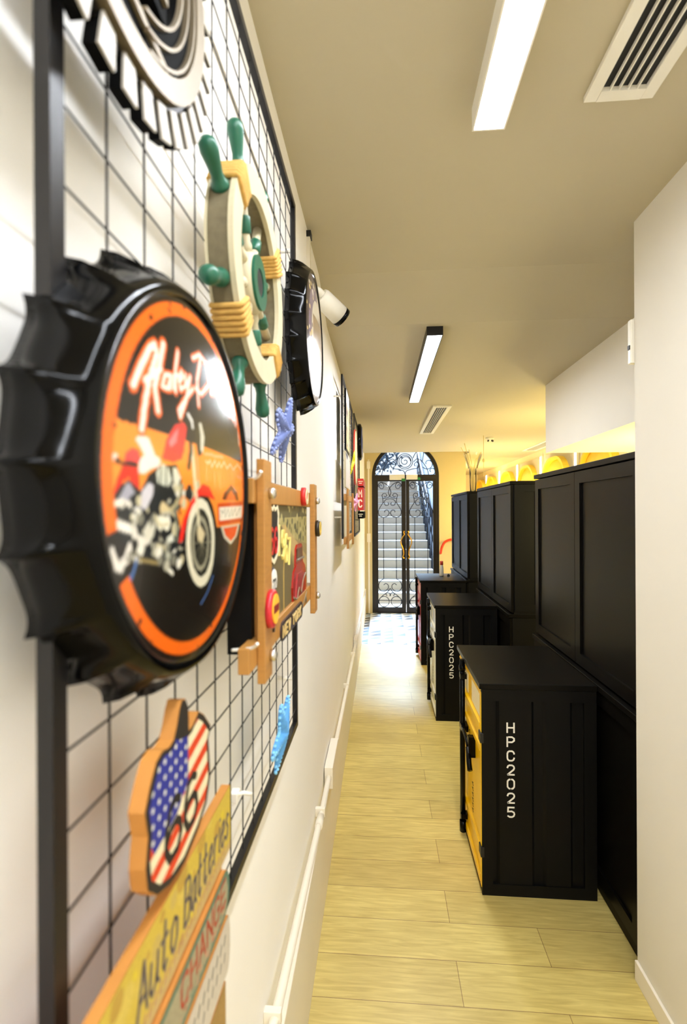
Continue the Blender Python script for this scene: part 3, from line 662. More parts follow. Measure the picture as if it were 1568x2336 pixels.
def container(y0, label, col, acc, lettered):
    y1 = y0 + 0.60; Xf, Xb = 0.430, 0.907
    t = thing('container_cabinet', label, 'cabinet', ((Xf + Xb) / 2, (y0 + y1) / 2, 0), 'container style boxes in front of the lockers')
    b = B().box(Xf + 0.013, Xb, y0 + 0.014, y1, 0.0, 0.885).box(Xf + 0.002, Xf + 0.013, y0 + 0.015, y1, 0.0, 0.022).box(Xf + 0.002, Xf + 0.013, y0 + 0.015, y1, 0.877, 0.885)
    for (x0, x1, z0, z1) in ((Xf, Xf + 0.045, 0, 0.885), (Xb - 0.05, Xb, 0, 0.885), (Xf + 0.045, Xb - 0.05, 0, 0.05), (Xf + 0.045, Xb - 0.05, 0.835, 0.885)):
        b.box(x0, x1, y0, y0 + 0.015, z0, z1)
    for (x0, x1) in ((0.505, 0.64), (0.70, 0.80), ):     # raised corrugation ribs
        b.prism([(x0 - 0.012, y0 + 0.0145), (x0, y0 + 0.003), (x1, y0 + 0.003), (x1 + 0.012, y0 + 0.0145)], 0.05, 0.835, 'z')
    b.done('shell', LOCKERIN, t)
    B().box(Xf - 0.010, Xb + 0.002, y0 - 0.004, y1 + 0.004, 0.886, 0.910, 0.002).done('top_panel', LOCKER, t)
    # door with pressed ribs, facing the left wall
    dm = mat('door_enamel', col, 0.28, var=0.05, scale=12)
    dx = Xf + 0.0125
    d = B().box(dx - 0.008, dx, y0 + 0.004, y1 - 0.01, 0.025, 0.875, 0.002)
    for z0, z1 in ((0.03, 0.075), (0.16, 0.20), (0.60, 0.64), (0.70, 0.735), (0.85, 0.872)):
        d.prism([(dx - 0.0079, z0), (dx - 0.017, z0 + 0.008), (dx - 0.017, z1 - 0.008), (dx - 0.0079, z1)], y0 + 0.03, y1 - 0.05, 'y')
    d.box(dx - 0.015, dx - 0.0079, y0 + 0.006, y0 + 0.03, 0.03, 0.87)
    do = d.done('door', dm, t)
    am = mat('door_patch', acc, 0.4, var=0.05)
    for a_, c_, e_, g_ in ((0.06, 0.24, 0.745, 0.845), (0.33, 0.42, 0.745, 0.84), (0.40, 0.52, 0.50, 0.595), (0.42, 0.52, 0.645, 0.695)):
        B().box(dx - 0.0095, dx - 0.0078, y0 + a_, y0 + c_, e_, g_).done('painted_patch', am, do, label='pale painted patch')
    q = B()
    for k in range(5): q.ribbon([(y0 + 0.30, 0.575 - k * 0.022), (y0 + 0.318, 0.567 - k * 0.022), (y0 + 0.30, 0.562 - k * 0.022)], 0.004, dx - 0.0092, dx - 0.0078, 'x')
    q.done('small_print', RUBBER, do); q = B()
    for k in range(6): q.ribbon([(y0 + 0.22, 0.36 - k * 0.025), (y0 + 0.245, 0.352 - k * 0.025), (y0 + 0.22, 0.346 - k * 0.025)], 0.004, dx - 0.0092, dx - 0.0078, 'x')
    q.done('small_print', RUBBER, do)
    for z in (0.655, 0.165):
        B().box(dx - 0.020, Xf + 0.008, y0 - 0.006, y0 + 0.035, z, z + 0.042, 0.002).done('hinge', RUBBER, t)
    yr, xr = y0 + 0.388, Xf - 0.017
    r = B().tube([(xr, yr, 0.03), (xr, yr, 0.895)], 0.0135, 14).tube([(xr, yr, 0.02), (xr, yr, 0.075)], 0.0165, 14).tube([(xr, yr, 0.84), (xr, yr, 0.865)], 0.0165, 14)
    r.box(xr - 0.012, dx - 0.007, yr - 0.018, yr + 0.018, 0.09, 0.115).box(xr - 0.012, dx - 0.007, yr - 0.018, yr + 0.018, 0.80, 0.825)
    r.done('lock_rod', BLACKGLOSS, t)
    hd = B().box(xr - 0.014, dx - 0.007, yr - 0.05, yr + 0.02, 0.545, 0.575, 0.003)
    hd.tube(smooth([(xr - 0.006, yr - 0.03, 0.56), (xr - 0.008, yr - 0.09, 0.57), (xr - 0.008, yr - 0.16, 0.565), (xr - 0.008, yr - 0.20, 0.55)]), 0.009, 10)
    hd.box(xr - 0.010, dx - 0.007, yr - 0.225, yr - 0.19, 0.505, 0.60, 0.003).tube([(xr - 0.008, yr - 0.20, 0.545), (xr - 0.010, yr - 0.235, 0.49), (xr - 0.010, yr - 0.26, 0.465)], 0.012, 10)
    hd.done('lock_handle', BLACKGLOSS, t)
    if lettered: letters(t, 0.538, y0 + 0.003, 0.742, STENCIL)
    return t
container(2.112, 'nearest container style box with a yellow door and HPC2025 in white', (250, 198, 8), (248, 236, 200), True)
container(3.845, 'middle container style box with a white door and HPC2025 in white', (226, 224, 206), (196, 206, 224), True)
container(5.23, 'farthest container style box with a red door, below the glass door', (178, 40, 48), (226, 190, 190), False)

# ------------------------------------------------------------------ things on and around the far lockers
bt = thing('bottle', 'slim white bottle with a red cap on the farthest black box', 'bottle', (0.70, 5.62, 0.911))
B().lathe([(0, 0.022), (0.01, 0.024), (0.09, 0.022), (0.12, 0.015), (0.125, 0.014)], (0.70, 5.62, 0.911), (0, 0, 1), 20).done('body', WHITEP, bt)
B().lathe([(0.125, 0.019), (0.165, 0.019), (0.17, 0.016)], (0.70, 5.62, 0.911), (0, 0, 1), 20).done('cap', mat('red_cap', (224, 70, 56), 0.4), bt)
kn = B().lathe([(0, 0.016), (0.008, 0.018), (0.02, 0.010), (0.028, 0.002)], (0.772, 5.58, 0.911), (0, 0, 1), 16).done('dark_knob', RUBBER); tag(kn, 'tiny dark knob beside the red-capped bottle', 'knob')
rt = thing('grab_rail', 'bent red tube on the yellow wall right of the glass door', 'rail', (1.05, YD, 1.05))
B().tube(smooth([(0.965, YD, 0.98), (0.96, YD - 0.06, 1.0), (0.975, YD - 0.08, 1.08), (1.02, YD - 0.08, 1.16), (1.10, YD - 0.08, 1.20), (1.18, YD - 0.08, 1.205), (1.24, YD - 0.05, 1.205), (1.25, YD, 1.205)]), 0.019, 10).done('bent_tube', mat('red_tube', (236, 62, 20), 0.35), rt)
va = thing('twig_vase', 'clear glass vase with bare twigs on the farthest upper locker', 'vase', (1.08, 5.72, 1.867))
B().lathe([(0, 0.05), (0.015, 0.05), (0.018, 0.036), (0.28, 0.04), (0.285, 0.055), (0.30, 0.055), (0.46, 0.11)], (1.08, 5.72, 1.867), (0, 0, 1), 24, cap=False).done('glass_body', VASEGLASS, va)
rs = random.Random(5)
TW = mat('pale_twig', (226, 206, 148), 0.7, var=0.15); 
for (dx_, dz_) in ((-0.14, 0.53), (-0.10, 0.575), (-0.05, 0.50), (0.09, 0.47), (0.055, 0.40)):
    B().tube(smooth([(1.08 + dx_ * 0.05, 5.72, 1.89), (1.08 + dx_ * 0.15, 5.72, 2.12), (1.08 + dx_ * 0.5, 5.71, 2.25), (1.08 + dx_, 5.70, 1.867 + dz_)]), [0.004] * 19, 6).done('twig', TW, va)
for x in (1.05, 1.10):
    B().ball((x, 5.70, 1.884), 0.013, 6).done('pebble', RUBBER, va)
tw = B().tube([(1.24, 5.9, 2.07), (1.24, 5.9, 2.56)], 0.003, 6).ball((1.24, 5.9, 2.26), 0.014, 6, (1, 1, 1.8)).done('hanging_ornament', TW); tag(tw, 'thin hanging cord with a bead beside the twig vase', 'ornament')
sc = thing('wall_lamp', 'glowing lamp at the far end of the yellow room', 'lamp', (1.46, 9.6, 2.36))
B().box(1.37, 1.40, 9.56, 9.64, 2.36, 2.46).done('bracket', WHITEP, sc)
B().ball((1.46, 9.6, 2.42), 0.06, 8).done('bulb', emit('bulb', (1, 0.97, 0.9), 14), sc)

# yellow sleeping pods and light strips on the side room's wall
PODY = [(5.45, 'first yellow rounded pod front, nearest the bulkhead and cut off by the locker top'), (6.74, 'second yellow rounded pod front, partly under the bulkhead edge'), (8.0, 'third yellow rounded pod front, left of the bulkhead'), (9.22, 'fourth yellow rounded pod front along the wall'), (10.5, 'fifth yellow rounded pod front along the wall'), (11.6, 'sixth and farthest yellow rounded pod front')]
PODG = mat('pod_yellow', (252, 212, 64), 0.45, var=0.04, scale=6); PODP = mat('pod_panel', (206, 198, 180), 0.6, var=0.04, scale=6)
def rrect(cy, w, z0, z1, r):
    return circ(cy + w / 2 - r, z1 - r, r, 10, 0, PI / 2) + circ(cy - w / 2 + r, z1 - r, r, 10, PI / 2, PI) + circ(cy - w / 2 + r, z0 + r, r, 10, PI, 1.5 * PI) + circ(cy + w / 2 - r, z0 + r, r, 10, 1.5 * PI, 2 * PI)
for cy, lb in PODY:
    t = thing('sleeping_pod', lb, 'pod', (2.40, cy, 0.9), 'yellow pod fronts')
    B().box(2.405, 2.418, cy - 0.52, cy + 0.52, 0.3, 2.46).done('panel', PODP, t)
    b = B(); b.ring(rrect(cy, 0.90, 1.0, 2.385, 0.36), rrect(cy, 0.83, 1.04, 2.345, 0.33), 2.33, 2.405, 'x'); b.done('rim', PODG, t)
    b = B(); prev = None
    for k, (dx_, sc_) in enumerate(((0, 0.90), (-0.04, 0.86), (-0.07, 0.74), (-0.085, 0.5), (-0.09, 0.15))):
        rg = rrect(cy, sc_ * 0.92, 1.69 - 0.65 * sc_ / 0.9, 1.69 + 0.655 * sc_ / 0.9, 0.36 * sc_)
        vs = [b.bm.verts.new((2.395 + dx_ * 0.6, y, z)) for y, z in rg]
        if prev:
            for i in range(len(vs)):
                j = (i + 1) % len(vs); f = b._f([prev[i], prev[j], vs[j], vs[i]])
                if f: f.smooth = True
        prev = vs
    b._f(prev); b.done('shutter', PODG, t)
for k, cy in enumerate((6.09, 7.37, 8.6, 9.86, 11.05)):
    t = thing('light_strip', ['vertical white light strip seen below the bulkhead', 'vertical white light strip just left of the bulkhead', 'third vertical white light strip along the pod wall', 'fourth vertical white light strip along the pod wall', 'farthest vertical white light strip along the pod wall'][k], 'light', (2.40, cy, 0.4), 'light strips between the pods')
    B().box(2.385, 2.418, cy - 0.024, cy + 0.024, 0.3, 2.47).done('channel', WHITEP, t)
    B().box(2.372, 2.385, cy - 0.013, cy + 0.013, 0.32, 2.45).done('diffuser', LED, t)

# ================================================================== things on the left wall
XG = -0.211           # plane of the wire grids
def grid_panel(y0, y1, z0, z1, label, py=0.0600, pz=0.0535, zref=1.974, yref=0.360):
    t = thing('wire_grid_panel', label, 'wire grid', (XG, (y0 + y1) / 2, z0), 'black wire grids on the left wall')
    f = 0.014
    B().box(XG - 0.005, XG + 0.006, y0, y0 + f, z0, z1).box(XG - 0.005, XG + 0.006, y1 - f, y1, z0, z1).box(XG - 0.005, XG + 0.006, y0 + f, y1 - f, z0, z0 + f).box(XG - 0.005, XG + 0.006, y0 + f, y1 - f, z1 - f, z1).done('frame', BLACKMETAL, t)
    w = B(); k0 = math.ceil((y0 + f - yref) / py)
    y = yref + k0 * py
    while y < y1 - f: w.tube([(XG, y, z0 + f), (XG, y, z1 - f)], 0.0010, 6, cap=False); y += py
    z = zref + math.ceil((z0 + f - zref) / pz) * pz
    while z < z1 - f: w.tube([(XG + 0.003, y0 + f, z), (XG + 0.003, y1 - f, z)], 0.0010, 6, cap=False); z += pz
    w.done('wire_mesh', BLACKMETAL, t)
    for yy in (y0 + 0.014, y1 - 0.014):
        for zz in (z0 + 0.12, z1 - 0.12):
            B().tube([(XW, yy, zz), (XG - 0.004, yy, zz)], 0.005, 8).done('wall_spacer', WHITEP, t)
    return t
grid_panel(0.287, 1.178, 1.125, 2.408, 'large black framed wire grid nearest the camera')
grid_panel(2.68, 3.63, 1.50, 2.42, 'second black framed wire grid past the security camera', zref=2.0, yref=2.75)
grid_panel(3.90, 4.86, 1.45, 2.45, 'third and farthest black framed wire grid near the glass door', zref=2.0, yref=3.97)

# ------------------------------------------------------------------ bottle-cap signs
def cap_sign(label, cy, cz, cv, nfl=22, Rf=0.157, Rv=0.172, Rr=0.190, X0=-0.168, Xb=-0.211):
    t = thing('bottle_cap_sign', label, 'sign', (-0.2, cy, cz), 'giant bottle cap signs')
    b = B(); n = nfl * 16; rows = []
    prof = [(X0 - 0.001, Rf - 0.002, 0.0), (X0 + 0.0035, Rf + 0.003, 0.0), (X0 + 0.003, Rf + 0.008, 0.0), (X0 - 0.003, Rf + 0.0125, 0.04), (X0 - 0.010, None, 0.25), (X0 - 0.018, None, 0.55), (X0 - 0.030, None, 0.85), (Xb, None, 1.0), (Xb, None, 0.97)]
    for k, (x, r, g) in enumerate(prof):
        row = []
        for i in range(n):
            a = 2 * PI * i / n; dd = (a * nfl / (2 * PI) + 0.5) % 1.0 - 0.5; pk = math.exp(-abs(dd) / 0.10)
            lo = Rf + 0.0125 + 0.010 * g; hi = Rf + 0.013 + (Rr - Rf - 0.013) * g
            rr = r if r else lo + (hi - lo) * pk
            if k == len(prof) - 1: rr -= 0.004
            row.append(b.bm.verts.new((x, cy + rr * cos(a), cz + rr * sin(a))))
        rows.append(row)
    for p, q in zip(rows, rows[1:]):
        for i in range(n):
            f = b._f([p[i], p[(i + 1) % n], q[(i + 1) % n], q[i]])
            if f: f.smooth = True
    b._f(rows[-1])
    b.done('crimped_rim', BLACKGLOSS, t, label='black crimped rim')
    print_dome('printed_face', cv, X0, 0.010, cy, cz, Rf, PRINT, t)
    return t
OR, OR2, BK = (238, 106, 22), (246, 140, 44), (24, 20, 15)
cv = Canvas(760, 760, -1, 1, -1, 1, BK)
COLS = {'band': OR2, 'tank': (226, 52, 44), 'tankhi': (236, 120, 120), 'seat': (214, 216, 208), 'rfend': (232, 70, 66), 'rfend2': (226, 40, 16), 'engbase': (28, 32, 34), 'rwheel': (34, 32, 34), 'rwhite': (226, 220, 210), 'cyl1': (206, 208, 190), 'cyl2': (214, 212, 190),
        'cylline': (110, 112, 96), 'cylline2': (110, 112, 96), 'shape1': (198, 194, 200), 'shape2': (158, 156, 168), 'exh1': (236, 228, 212), 'exh2': (238, 232, 220), 'round': (232, 228, 206), 'gold': (206, 186, 140), 'pipe1': (220, 214, 200), 'pipe2': (178, 166, 124), 'blob1': (204, 200, 182),
        'blob2': (214, 214, 198), 'blob3': (176, 172, 150), 'blob4': (170, 170, 152), 'blob5': (210, 204, 190), 'frame': (150, 132, 84), 'frame2': (120, 122, 104), 'wheel': (26, 26, 22), 'wheelw': (222, 216, 190), 'wheeld': (34, 34, 28), 'wheelr': (150, 146, 124), 'ffend': (228, 44, 32),
        'fork': (216, 206, 172), 'fork2': (160, 150, 110), 'hub': (206, 190, 150), 'bar': (30, 28, 24), 'barhi': (226, 224, 216), 'lampd': (40, 40, 34), 'lamph': (206, 204, 188), 'signal': (240, 222, 206), 'sigdark': (30, 22, 16), 'txt1': (196, 172, 120), 'txt2': (248, 214, 170), 'badgetop': (112, 44, 12),
        'badgetopi': (232, 104, 30), 'badgebar': (206, 74, 18), 'badgein': (236, 228, 206), 'badgetxt': (60, 50, 40), 'badgelow': (206, 196, 172), 'badgelowi': (226, 74, 14), 'blue1': (70, 110, 170), 'blue2': (70, 110, 170)}
WID = {'rwhite': .05, 'pipe1': .045, 'pipe2': .03, 'fork': .04, 'fork2': .022, 'bar': .05, 'barhi': .03, 'wheelr': .035, 'txt2': .012, 'txt1': .02, 'badgetxt': .008, 'blue1': .02, 'blue2': .016, 'frame': .02, 'frame2': .025, 'cylline': .02, 'cylline2': .02, 'sigdark': .03}
def greebles(seed, n):
    q = random.Random(seed)
    for k in range(n):
        u, v = q.uniform(-0.80, -0.02), q.uniform(-0.44, -0.02)
        if u < -0.45 and v > -0.12: continue
        c_ = q.choice([(226, 222, 206), (176, 172, 152), (120, 118, 104), (40, 44, 46), (24, 26, 28), (196, 186, 150)])
        if q.random() < 0.5: cv.stroke([(u, v), (u + q.uniform(-.09, .09), v + q.uniform(-.05, .05))], q.uniform(.010, .022), c_)
        else: cv.disc(u, v, q.uniform(.012, .035), c_)
for nm, pts in BIKE:
    pts = [(u / 1000, v / 1000) for u, v in pts]; k = nm.rstrip('~')
    if k == 'band': cv.poly([(-0.95, 0.20), (0.95, 0.20), (0.95, -0.27), (-0.95, -0.27)], OR2)
    elif nm.endswith('~'): cv.stroke(pts, WID.get(k, .02) * 0.8, COLS[k])
    else: cv.poly(pts, COLS[k])
    if k == 'engbase': greebles(3, 90)
    if k == 'frame2': greebles(5, 28)
    if k == 'wheeld':
        pc = (sum(p[0] for p in pts) / len(pts), sum(p[1] for p in pts) / len(pts))
        for p in pts[::2]: cv.stroke([pc, p], .006, (120, 116, 96))
sc_ = [[(u / 1000, v / 1000) for u, v in s_] for s_ in SCRIPT]
for k, s_ in enumerate(sc_): cv.stroke(s_, .066 if k < 3 else .046, (236, 104, 40))
for k, s_ in enumerate(sc_): cv.stroke(s_, .032 if k < 3 else .021, (240, 226, 212))
cv.ringband(0, 0, 0.90, 0.968, OR, -0.5 * PI - 1.05, 1.5 * PI - 1.30).ringband(0, 0, 0.968, 1.0, (22, 18, 14))
for k in range(26):
    a = rs.uniform(0, 2 * PI); r = rs.uniform(.88, .97)
    cv.disc(r * cos(a), r * sin(a), rs.uniform(.006, .02), (60, 36, 18))
cv.speckle(0.10, 2)
cap_sign('large black bottle cap sign with a red motorcycle on orange and black', 0.430, 1.678, cv)
c2 = Canvas(360, 360, -1, 1, -1, 1, (70, 58, 68))
c2.ringband(0, 0, .80, .97, (58, 48, 58)).disc(0, 0, .80, (206, 194, 170)).ringband(0, 0, .68, .75, (186, 40, 36), -1.0, 1.3)
c2.ringband(0, 0, .60, .80, (120, 104, 120), 1.4, 3.4).poly([(-.5, .25), (.5, .35), (.5, -.05), (-.5, -.15)], (150, 126, 96)).poly([(-.62, -.25), (.6, -.2), (.5, -.5), (-.5, -.52)], (232, 224, 206))
for k in range(40):
    a = rs.uniform(1.2, 4.4); r = rs.uniform(.55, .95); c2.disc(r * cos(a), r * sin(a), rs.uniform(.015, .05), rs.choice([(226, 214, 186), (96, 80, 92), (214, 186, 120)]))
cap_sign('black bottle cap sign with a pale face, high up beside the security camera', 1.242, 2.095, c2)

# ------------------------------------------------------------------ gear sign at the top
gy, gz = 0.335, 2.137
t = thing('gear_sign', 'cream and black gear shaped metal sign cut off at the top of the grid', 'sign', (-0.19, gy, gz))
b = B(); nt = 36
b.ring(circ(gy, gz, 0.158, 88), circ(gy, gz, 0.129, 88), -0.196, -0.187, 'x'); b.done('backing_ring', BLACKMETAL, t)
b = B(); b.ring(circ(gy, gz, 0.149, 88), circ(gy, gz, 0.130, 88), -0.187, -0.178, 'x'); b.done('face_ring', CREAMMETAL, t)
for k in range(nt):
    a = 2 * PI * (k + 0.3) / nt; w0, w1 = 0.0075, 0.0098; d = (cos(a), sin(a)); n_ = (-d[1], d[0])
    P = [(gy + d[0] * r + n_[0] * w * s_, gz + d[1] * r + n_[1] * w * s_) for r, w, s_ in ((0.153, w0, -1), (0.180, w1, -1), (0.180, w1, 1), (0.153, w0, 1))]
    b = B(); b.prism(P, -0.195, -0.1845, 'x'); b.mi = 1; b.prism(P, -0.1845, -0.1825, 'x'); b.done('tooth', [DEEPBLACK, SILVERTOOTH], t)
b = B(); A0, A1 = math.radians(-74), math.radians(78)
b.prism(circ(gy, gz, 0.128, 40, A0, A1) + circ(gy, gz, 0.096, 40, A0, A1)[::-1], -0.197, -0.184, 'x'); b.mi = 1
for r in (0.1255, 0.111, 0.098): b.prism(circ(gy, gz, r + 0.0015, 40, A0, A1) + circ(gy, gz, r - 0.0012, 40, A0, A1)[::-1], -0.184, -0.179, 'x')
b.done('inner_arc', [DEEPBLACK, CREAMMETAL], t)
for z0 in (-0.105, -0.045, 0.03):
    b = B(); b.prism([(gy - 0.07, gz + z0 + 0.02), (gy - 0.07, gz + z0 - 0.004), (gy + 0.075, gz + z0 - 0.018), (gy + 0.075, gz + z0 + 0.004)], -0.204, -0.185, 'x'); b.mi = 1
    b.prism([(gy - 0.066, gz + z0 + 0.014), (gy - 0.066, gz + z0 + 0.008), (gy + 0.07, gz + z0 - 0.005), (gy + 0.07, gz + z0 + 0.001)], -0.185, -0.181, 'x'); b.done('emblem_bar', [DEEPBLACK, CREAMMETAL], t)

# ------------------------------------------------------------------ ship's wheel
wy, wz, wx = 0.70, 1.988, -0.185
t = thing('ships_wheel', "whitewashed ship's wheel with green handles and rope wraps", 'wheel decoration', (wx, wy, wz))
b = B(); n = 72
b.ring(circ(wy, wz, 0.142, n), circ(wy, wz, 0.112, n), -0.2035, -0.178, 'x'); b.done('rim_core', RIMSIDE, t)
b = B(); b.ring(circ(wy, wz, 0.144, n), circ(wy, wz, 0.110, n), -0.178, -0.171, 'x').ring(circ(wy, wz, 0.144, n), circ(wy, wz, 0.110, n), -0.2065, -0.2035, 'x'); b.done('rim_face', RIMW, t)
for k in range(8):
    a = math.radians(22.5 + 45 * k); d = Vector((0, cos(a), sin(a))); o = Vector((wx - 0.005, wy, wz))
    B().lathe([(0.140, 0.0095), (0.143, 0.0112), (0.147, 0.0112), (0.150, 0.0088), (0.158, 0.0076), (0.170, 0.0092), (0.184, 0.0115), (0.193, 0.0105), (0.1975, 0.0055), (0.1985, 0.001)], o, d, 16).done('handle', GREENP, t, label='sea-green turned handle')
    sp = B().lathe([(0.04, 0.0075), (0.05, 0.008), (0.055, 0.006), (0.113, 0.007)], o, d, 12).done('spoke', RIMW, t)
    B().lathe([(0.064, 0.0072), (0.066, 0.0086), (0.085, 0.0090), (0.087, 0.0072)], o, d, 12).done('painted_band', GREENP, sp, label='sea-green painted band')
B().lathe([(-0.016, 0.042), (0.002, 0.042), (0.008, 0.037)], (wx, wy, wz), (1, 0, 0), 32).done('hub', RIMW, t)
b = B(); b.ring(circ(wy, wz, 0.038, 32), circ(wy, wz, 0.020, 32), wx + 0.006, wx + 0.011, 'x'); b.done('hub_ring', GREENP, t)
B().lathe([(0.0, 0.0195), (0.009, 0.0195), (0.010, 0.017)], (wx, wy, wz), (1, 0, 0), 24).done('hub_cap', RUBBER, t)
for a0 in (143, 38, 222, 318):
    b = B(); rw = 0.0036
    for k in range(6):
        a = math.radians(a0 + (k - 2.5) * 2.9); d = (cos(a), sin(a))
        q = [(x, wy + r * d[0], wz + r * d[1]) for x, r in ((-0.1695, 0.108), (-0.1695, 0.146), (-0.207, 0.146), (-0.207, 0.108))]
        q2 = []
        for i in range(4):
            p, nx = Vector(q[i]), Vector(q[(i + 1) % 4]); q2 += [p.lerp(nx, f) for f in (0.06, 0.35, 0.65, 0.94)]
        b.tube(q2, rw, 8, closed=True)
    b.done('rope_wrap', ROPE, t)

# ------------------------------------------------------------------ starfish
def starfish(cy, cz, R, rot, X, col, label, tilt=0.0, name='starfish', foldy=1.0):
    m = mat('starfish_' + label.split()[0], col, 0.6, var=0.3, scale=90, bump=0.4)
    m2 = mat('starfish_bumps_' + label.split()[0], tuple(min(255, c + 45) for c in col), 0.6, var=0.1)
    t = thing(name, label, 'starfish', (X, cy, cz))
    b = B(); cv_ = b.bm.verts.new((X + 0.018, cy, cz)); bk = b.bm.verts.new((X - 0.004, cy, cz)); N = 5 * 12; rim, top = [], []
    for i in range(N):
        a = 2 * PI * i / N; q = abs(cos(a * 2.5)); r = R * (0.38 + 0.62 * q ** 2.6)
        lift = 0.016 * sin(a + 1.0)
        y, z = cy + foldy * r * cos(a + rot), cz + r * sin(a + rot)
        rim.append(b.bm.verts.new((X + lift * r / R, y, z)))
    mids = []
    for f_, h in ((0.75, 0.008), (0.4, 0.014)):
        mids.append([b.bm.verts.new((X + h + (v.co.x - X) * f_, cy + (v.co.y - cy) * f_, cz + (v.co.z - cz) * f_)) for v in rim])
    for p, q in ((rim, mids[0]), (mids[0], mids[1])):
        for i in range(N):
            f = b._f([p[i], p[(i + 1) % N], q[(i + 1) % N], q[i]]); f.smooth = True
    for i in range(N):
        b._f([mids[1][i], mids[1][(i + 1) % N], cv_]); b._f([rim[(i + 1) % N], rim[i], bk])
    b.done('body', m, t)
    s_ = B()
    for i in range(5):
        a = 2 * PI * i / 5 + rot + 0
        for k in range(9):
            r = R * (0.12 + 0.095 * k); lift = 0.016 * sin(2 * PI * i / 5 + 1.0) * r / R; wd = 0.11 * R * (1 - r / R) + 0.01 * R
            for o_ in (-1, 0, 1):
                yy, zz = cy + foldy * (r * cos(a) - o_ * wd * sin(a)), cz + r * sin(a) + o_ * wd * cos(a)
                s_.ball((X + 0.0155 - 0.012 * r / R + lift - abs(o_) * 0.003, yy, zz), 0.0034 if o_ == 0 else 0.0027, 4)
    for i in range(0, N):
        v = 2 * PI * i / N; q = abs(cos(v * 2.5)); r = R * (0.38 + 0.62 * q ** 2.6) * 0.97
        s_.ball((X + 0.003 + 0.016 * sin(v + 1.0) * r / R, cy + foldy * r * cos(v + rot), cz + r * sin(v + rot)), 0.0032, 4)
    s_.done('bumps', m2, t, label='paler bumps')
    for ch in t.children:
        for v in ch.data.vertices: v.co.x += tilt * v.co.y
starfish(0.925, 1.808, 0.066, 1.45, -0.190, (104, 120, 178), 'violet-blue bumpy starfish on the grid above the wooden picture frame', 0.18)
starfish(0.888, 1.238, 0.072, 2.05, -0.190, (88, 158, 220), 'sky-blue bumpy starfish at the lower right corner of the grid', 0.18)
starfish(3.22, 1.985, 0.085, 1.2, -0.185, (240, 222, 30), 'yellow starfish on the second wire grid')
starfish(3.46, 1.715, 0.070, 0.2, -0.182, (240, 150, 182), 'pink starfish beside the smaller pine frame, left of the red sign', 0.15)

# ------------------------------------------------------------------ wooden picture frame with a road scene
def wood_frame(label, X, y0, y1, zt, zb, k=1.0):
    t = thing('wooden_frame', label, 'picture frame', (X, (y0 + y1) / 2, zb), 'pine picture frames')
    uw = 0.042 * k
    for y, za, zc in ((y0, zb - 0.004, zt + 0.004), (y1 - uw, zb - 0.012, zt - 0.002)):
        B().box(X - 0.011, X, y, y + uw, za, zc, 0.0015).done('upright', PINE, t)
    H = zt - zb
    for z, e in ((zt - 0.055 * H / 0.29, 0.012), (zb + 0.020 * H / 0.29, 0.036)):
        B().box(X - 0.026, X - 0.0112, y0 - e, y1 + 0.004, z, z + 0.033 * H / 0.29, 0.0015).done('rail', PINE_H, t)
    return t
XF = -0.150
t = wood_frame('pine picture frame with a country road and red car scene, on the near grid', XF, 0.617, 1.135, 1.716, 1.430)
ya, yb, za, zb = 0.645, 1.083, 1.470, 1.668
XP = -0.1665
pv = Canvas(420, 200, ya, yb, za, zb, (150, 132, 86))
g = lambda f, h: (ya + f * (yb - ya), za + h * (zb - za))
pv.poly([g(0, 1), g(1, 1), g(1, .72), g(0, .9)], (104, 96, 62)).poly([g(0.15, .86), g(1, .86), g(1, .55), g(.4, .72)], (168, 156, 100))
for k in range(60):
    f, h = rs.uniform(.3, 1), rs.uniform(.62, .98); pv.disc(*g(f, h), .006, rs.choice([(92, 90, 58), (120, 112, 66), (78, 78, 56), (190, 176, 120)]))
pv.poly([g(0, .05), g(0, .62), g(.3, .78), g(.42, .80), g(.8, 0), g(0, 0)], (112, 98, 62)).poly([g(.36, .8), g(.43, .8), g(.98, .42), g(.98, .28), g(.6, .5)], (186, 160, 104))
pv.stroke([g(.44, .78), g(.40, .4), g(.40, 0)], .006, (214, 176, 84)).speckle(0.16, 4)
B().box(-0.203, -0.1705, 0.625, 1.10, 1.462, 1.675).done('backing_box', LOCKERIN, t, label='dark backing box')
B().box(-0.1700, -0.1672, 0.640, 1.086, 1.466, 1.672).done('backing_board', PLYEDGE, t)
print_sheet('picture', pv, XP, PRINTM, t, label='brown country road picture')
# number and the car are shallow reliefs on the picture
for k, ch in enumerate('1967'):
    b = B()
    for s_ in FONT[ch]: b.ribbon([(0.772 + 0.028 * k + 0.0042 * p, 1.580 - 0.008 * k + 0.0078 * q) for p, q in s_], 0.0036, XP, XP + 0.003, 'x')
    b.done('digit', mat('pale_yellow_paint', (240, 222, 128), 0.5), t, label='yellow digit %s' % ch)
dy, dz = -0.012, -0.036
def CP(pts): return [(p + dy, q + dz) for p, q in pts]
cr = B().prism(CP([(0.905, 1.515), (0.900, 1.545), (0.915, 1.572), (0.945, 1.585), (1.015, 1.585), (1.045, 1.572), (1.062, 1.545), (1.06, 1.515)]), XP, XP + 0.0035, 'x')
cr.prism(CP([(0.932, 1.582), (0.938, 1.614), (0.952, 1.622), (1.003, 1.622), (1.015, 1.614), (1.022, 1.582)]), XP, XP + 0.003, 'x')
cr.prism(CP([(0.925, 1.52), (0.945, 1.565), (1.015, 1.565), (1.04, 1.52)]), XP + 0.0035, XP + 0.005, 'x')
co = cr.done('red_car', mat('car_red', (160, 30, 16), 0.22, var=0.15), t, label='small red vintage car relief')
B().box(XP + 0.0028, XP + 0.0038, 0.945 + dy, 1.01 + dy, 1.590 + dz, 1.614 + dz).done('car_window', mat('car_window', (70, 40, 34), 0.2), co)
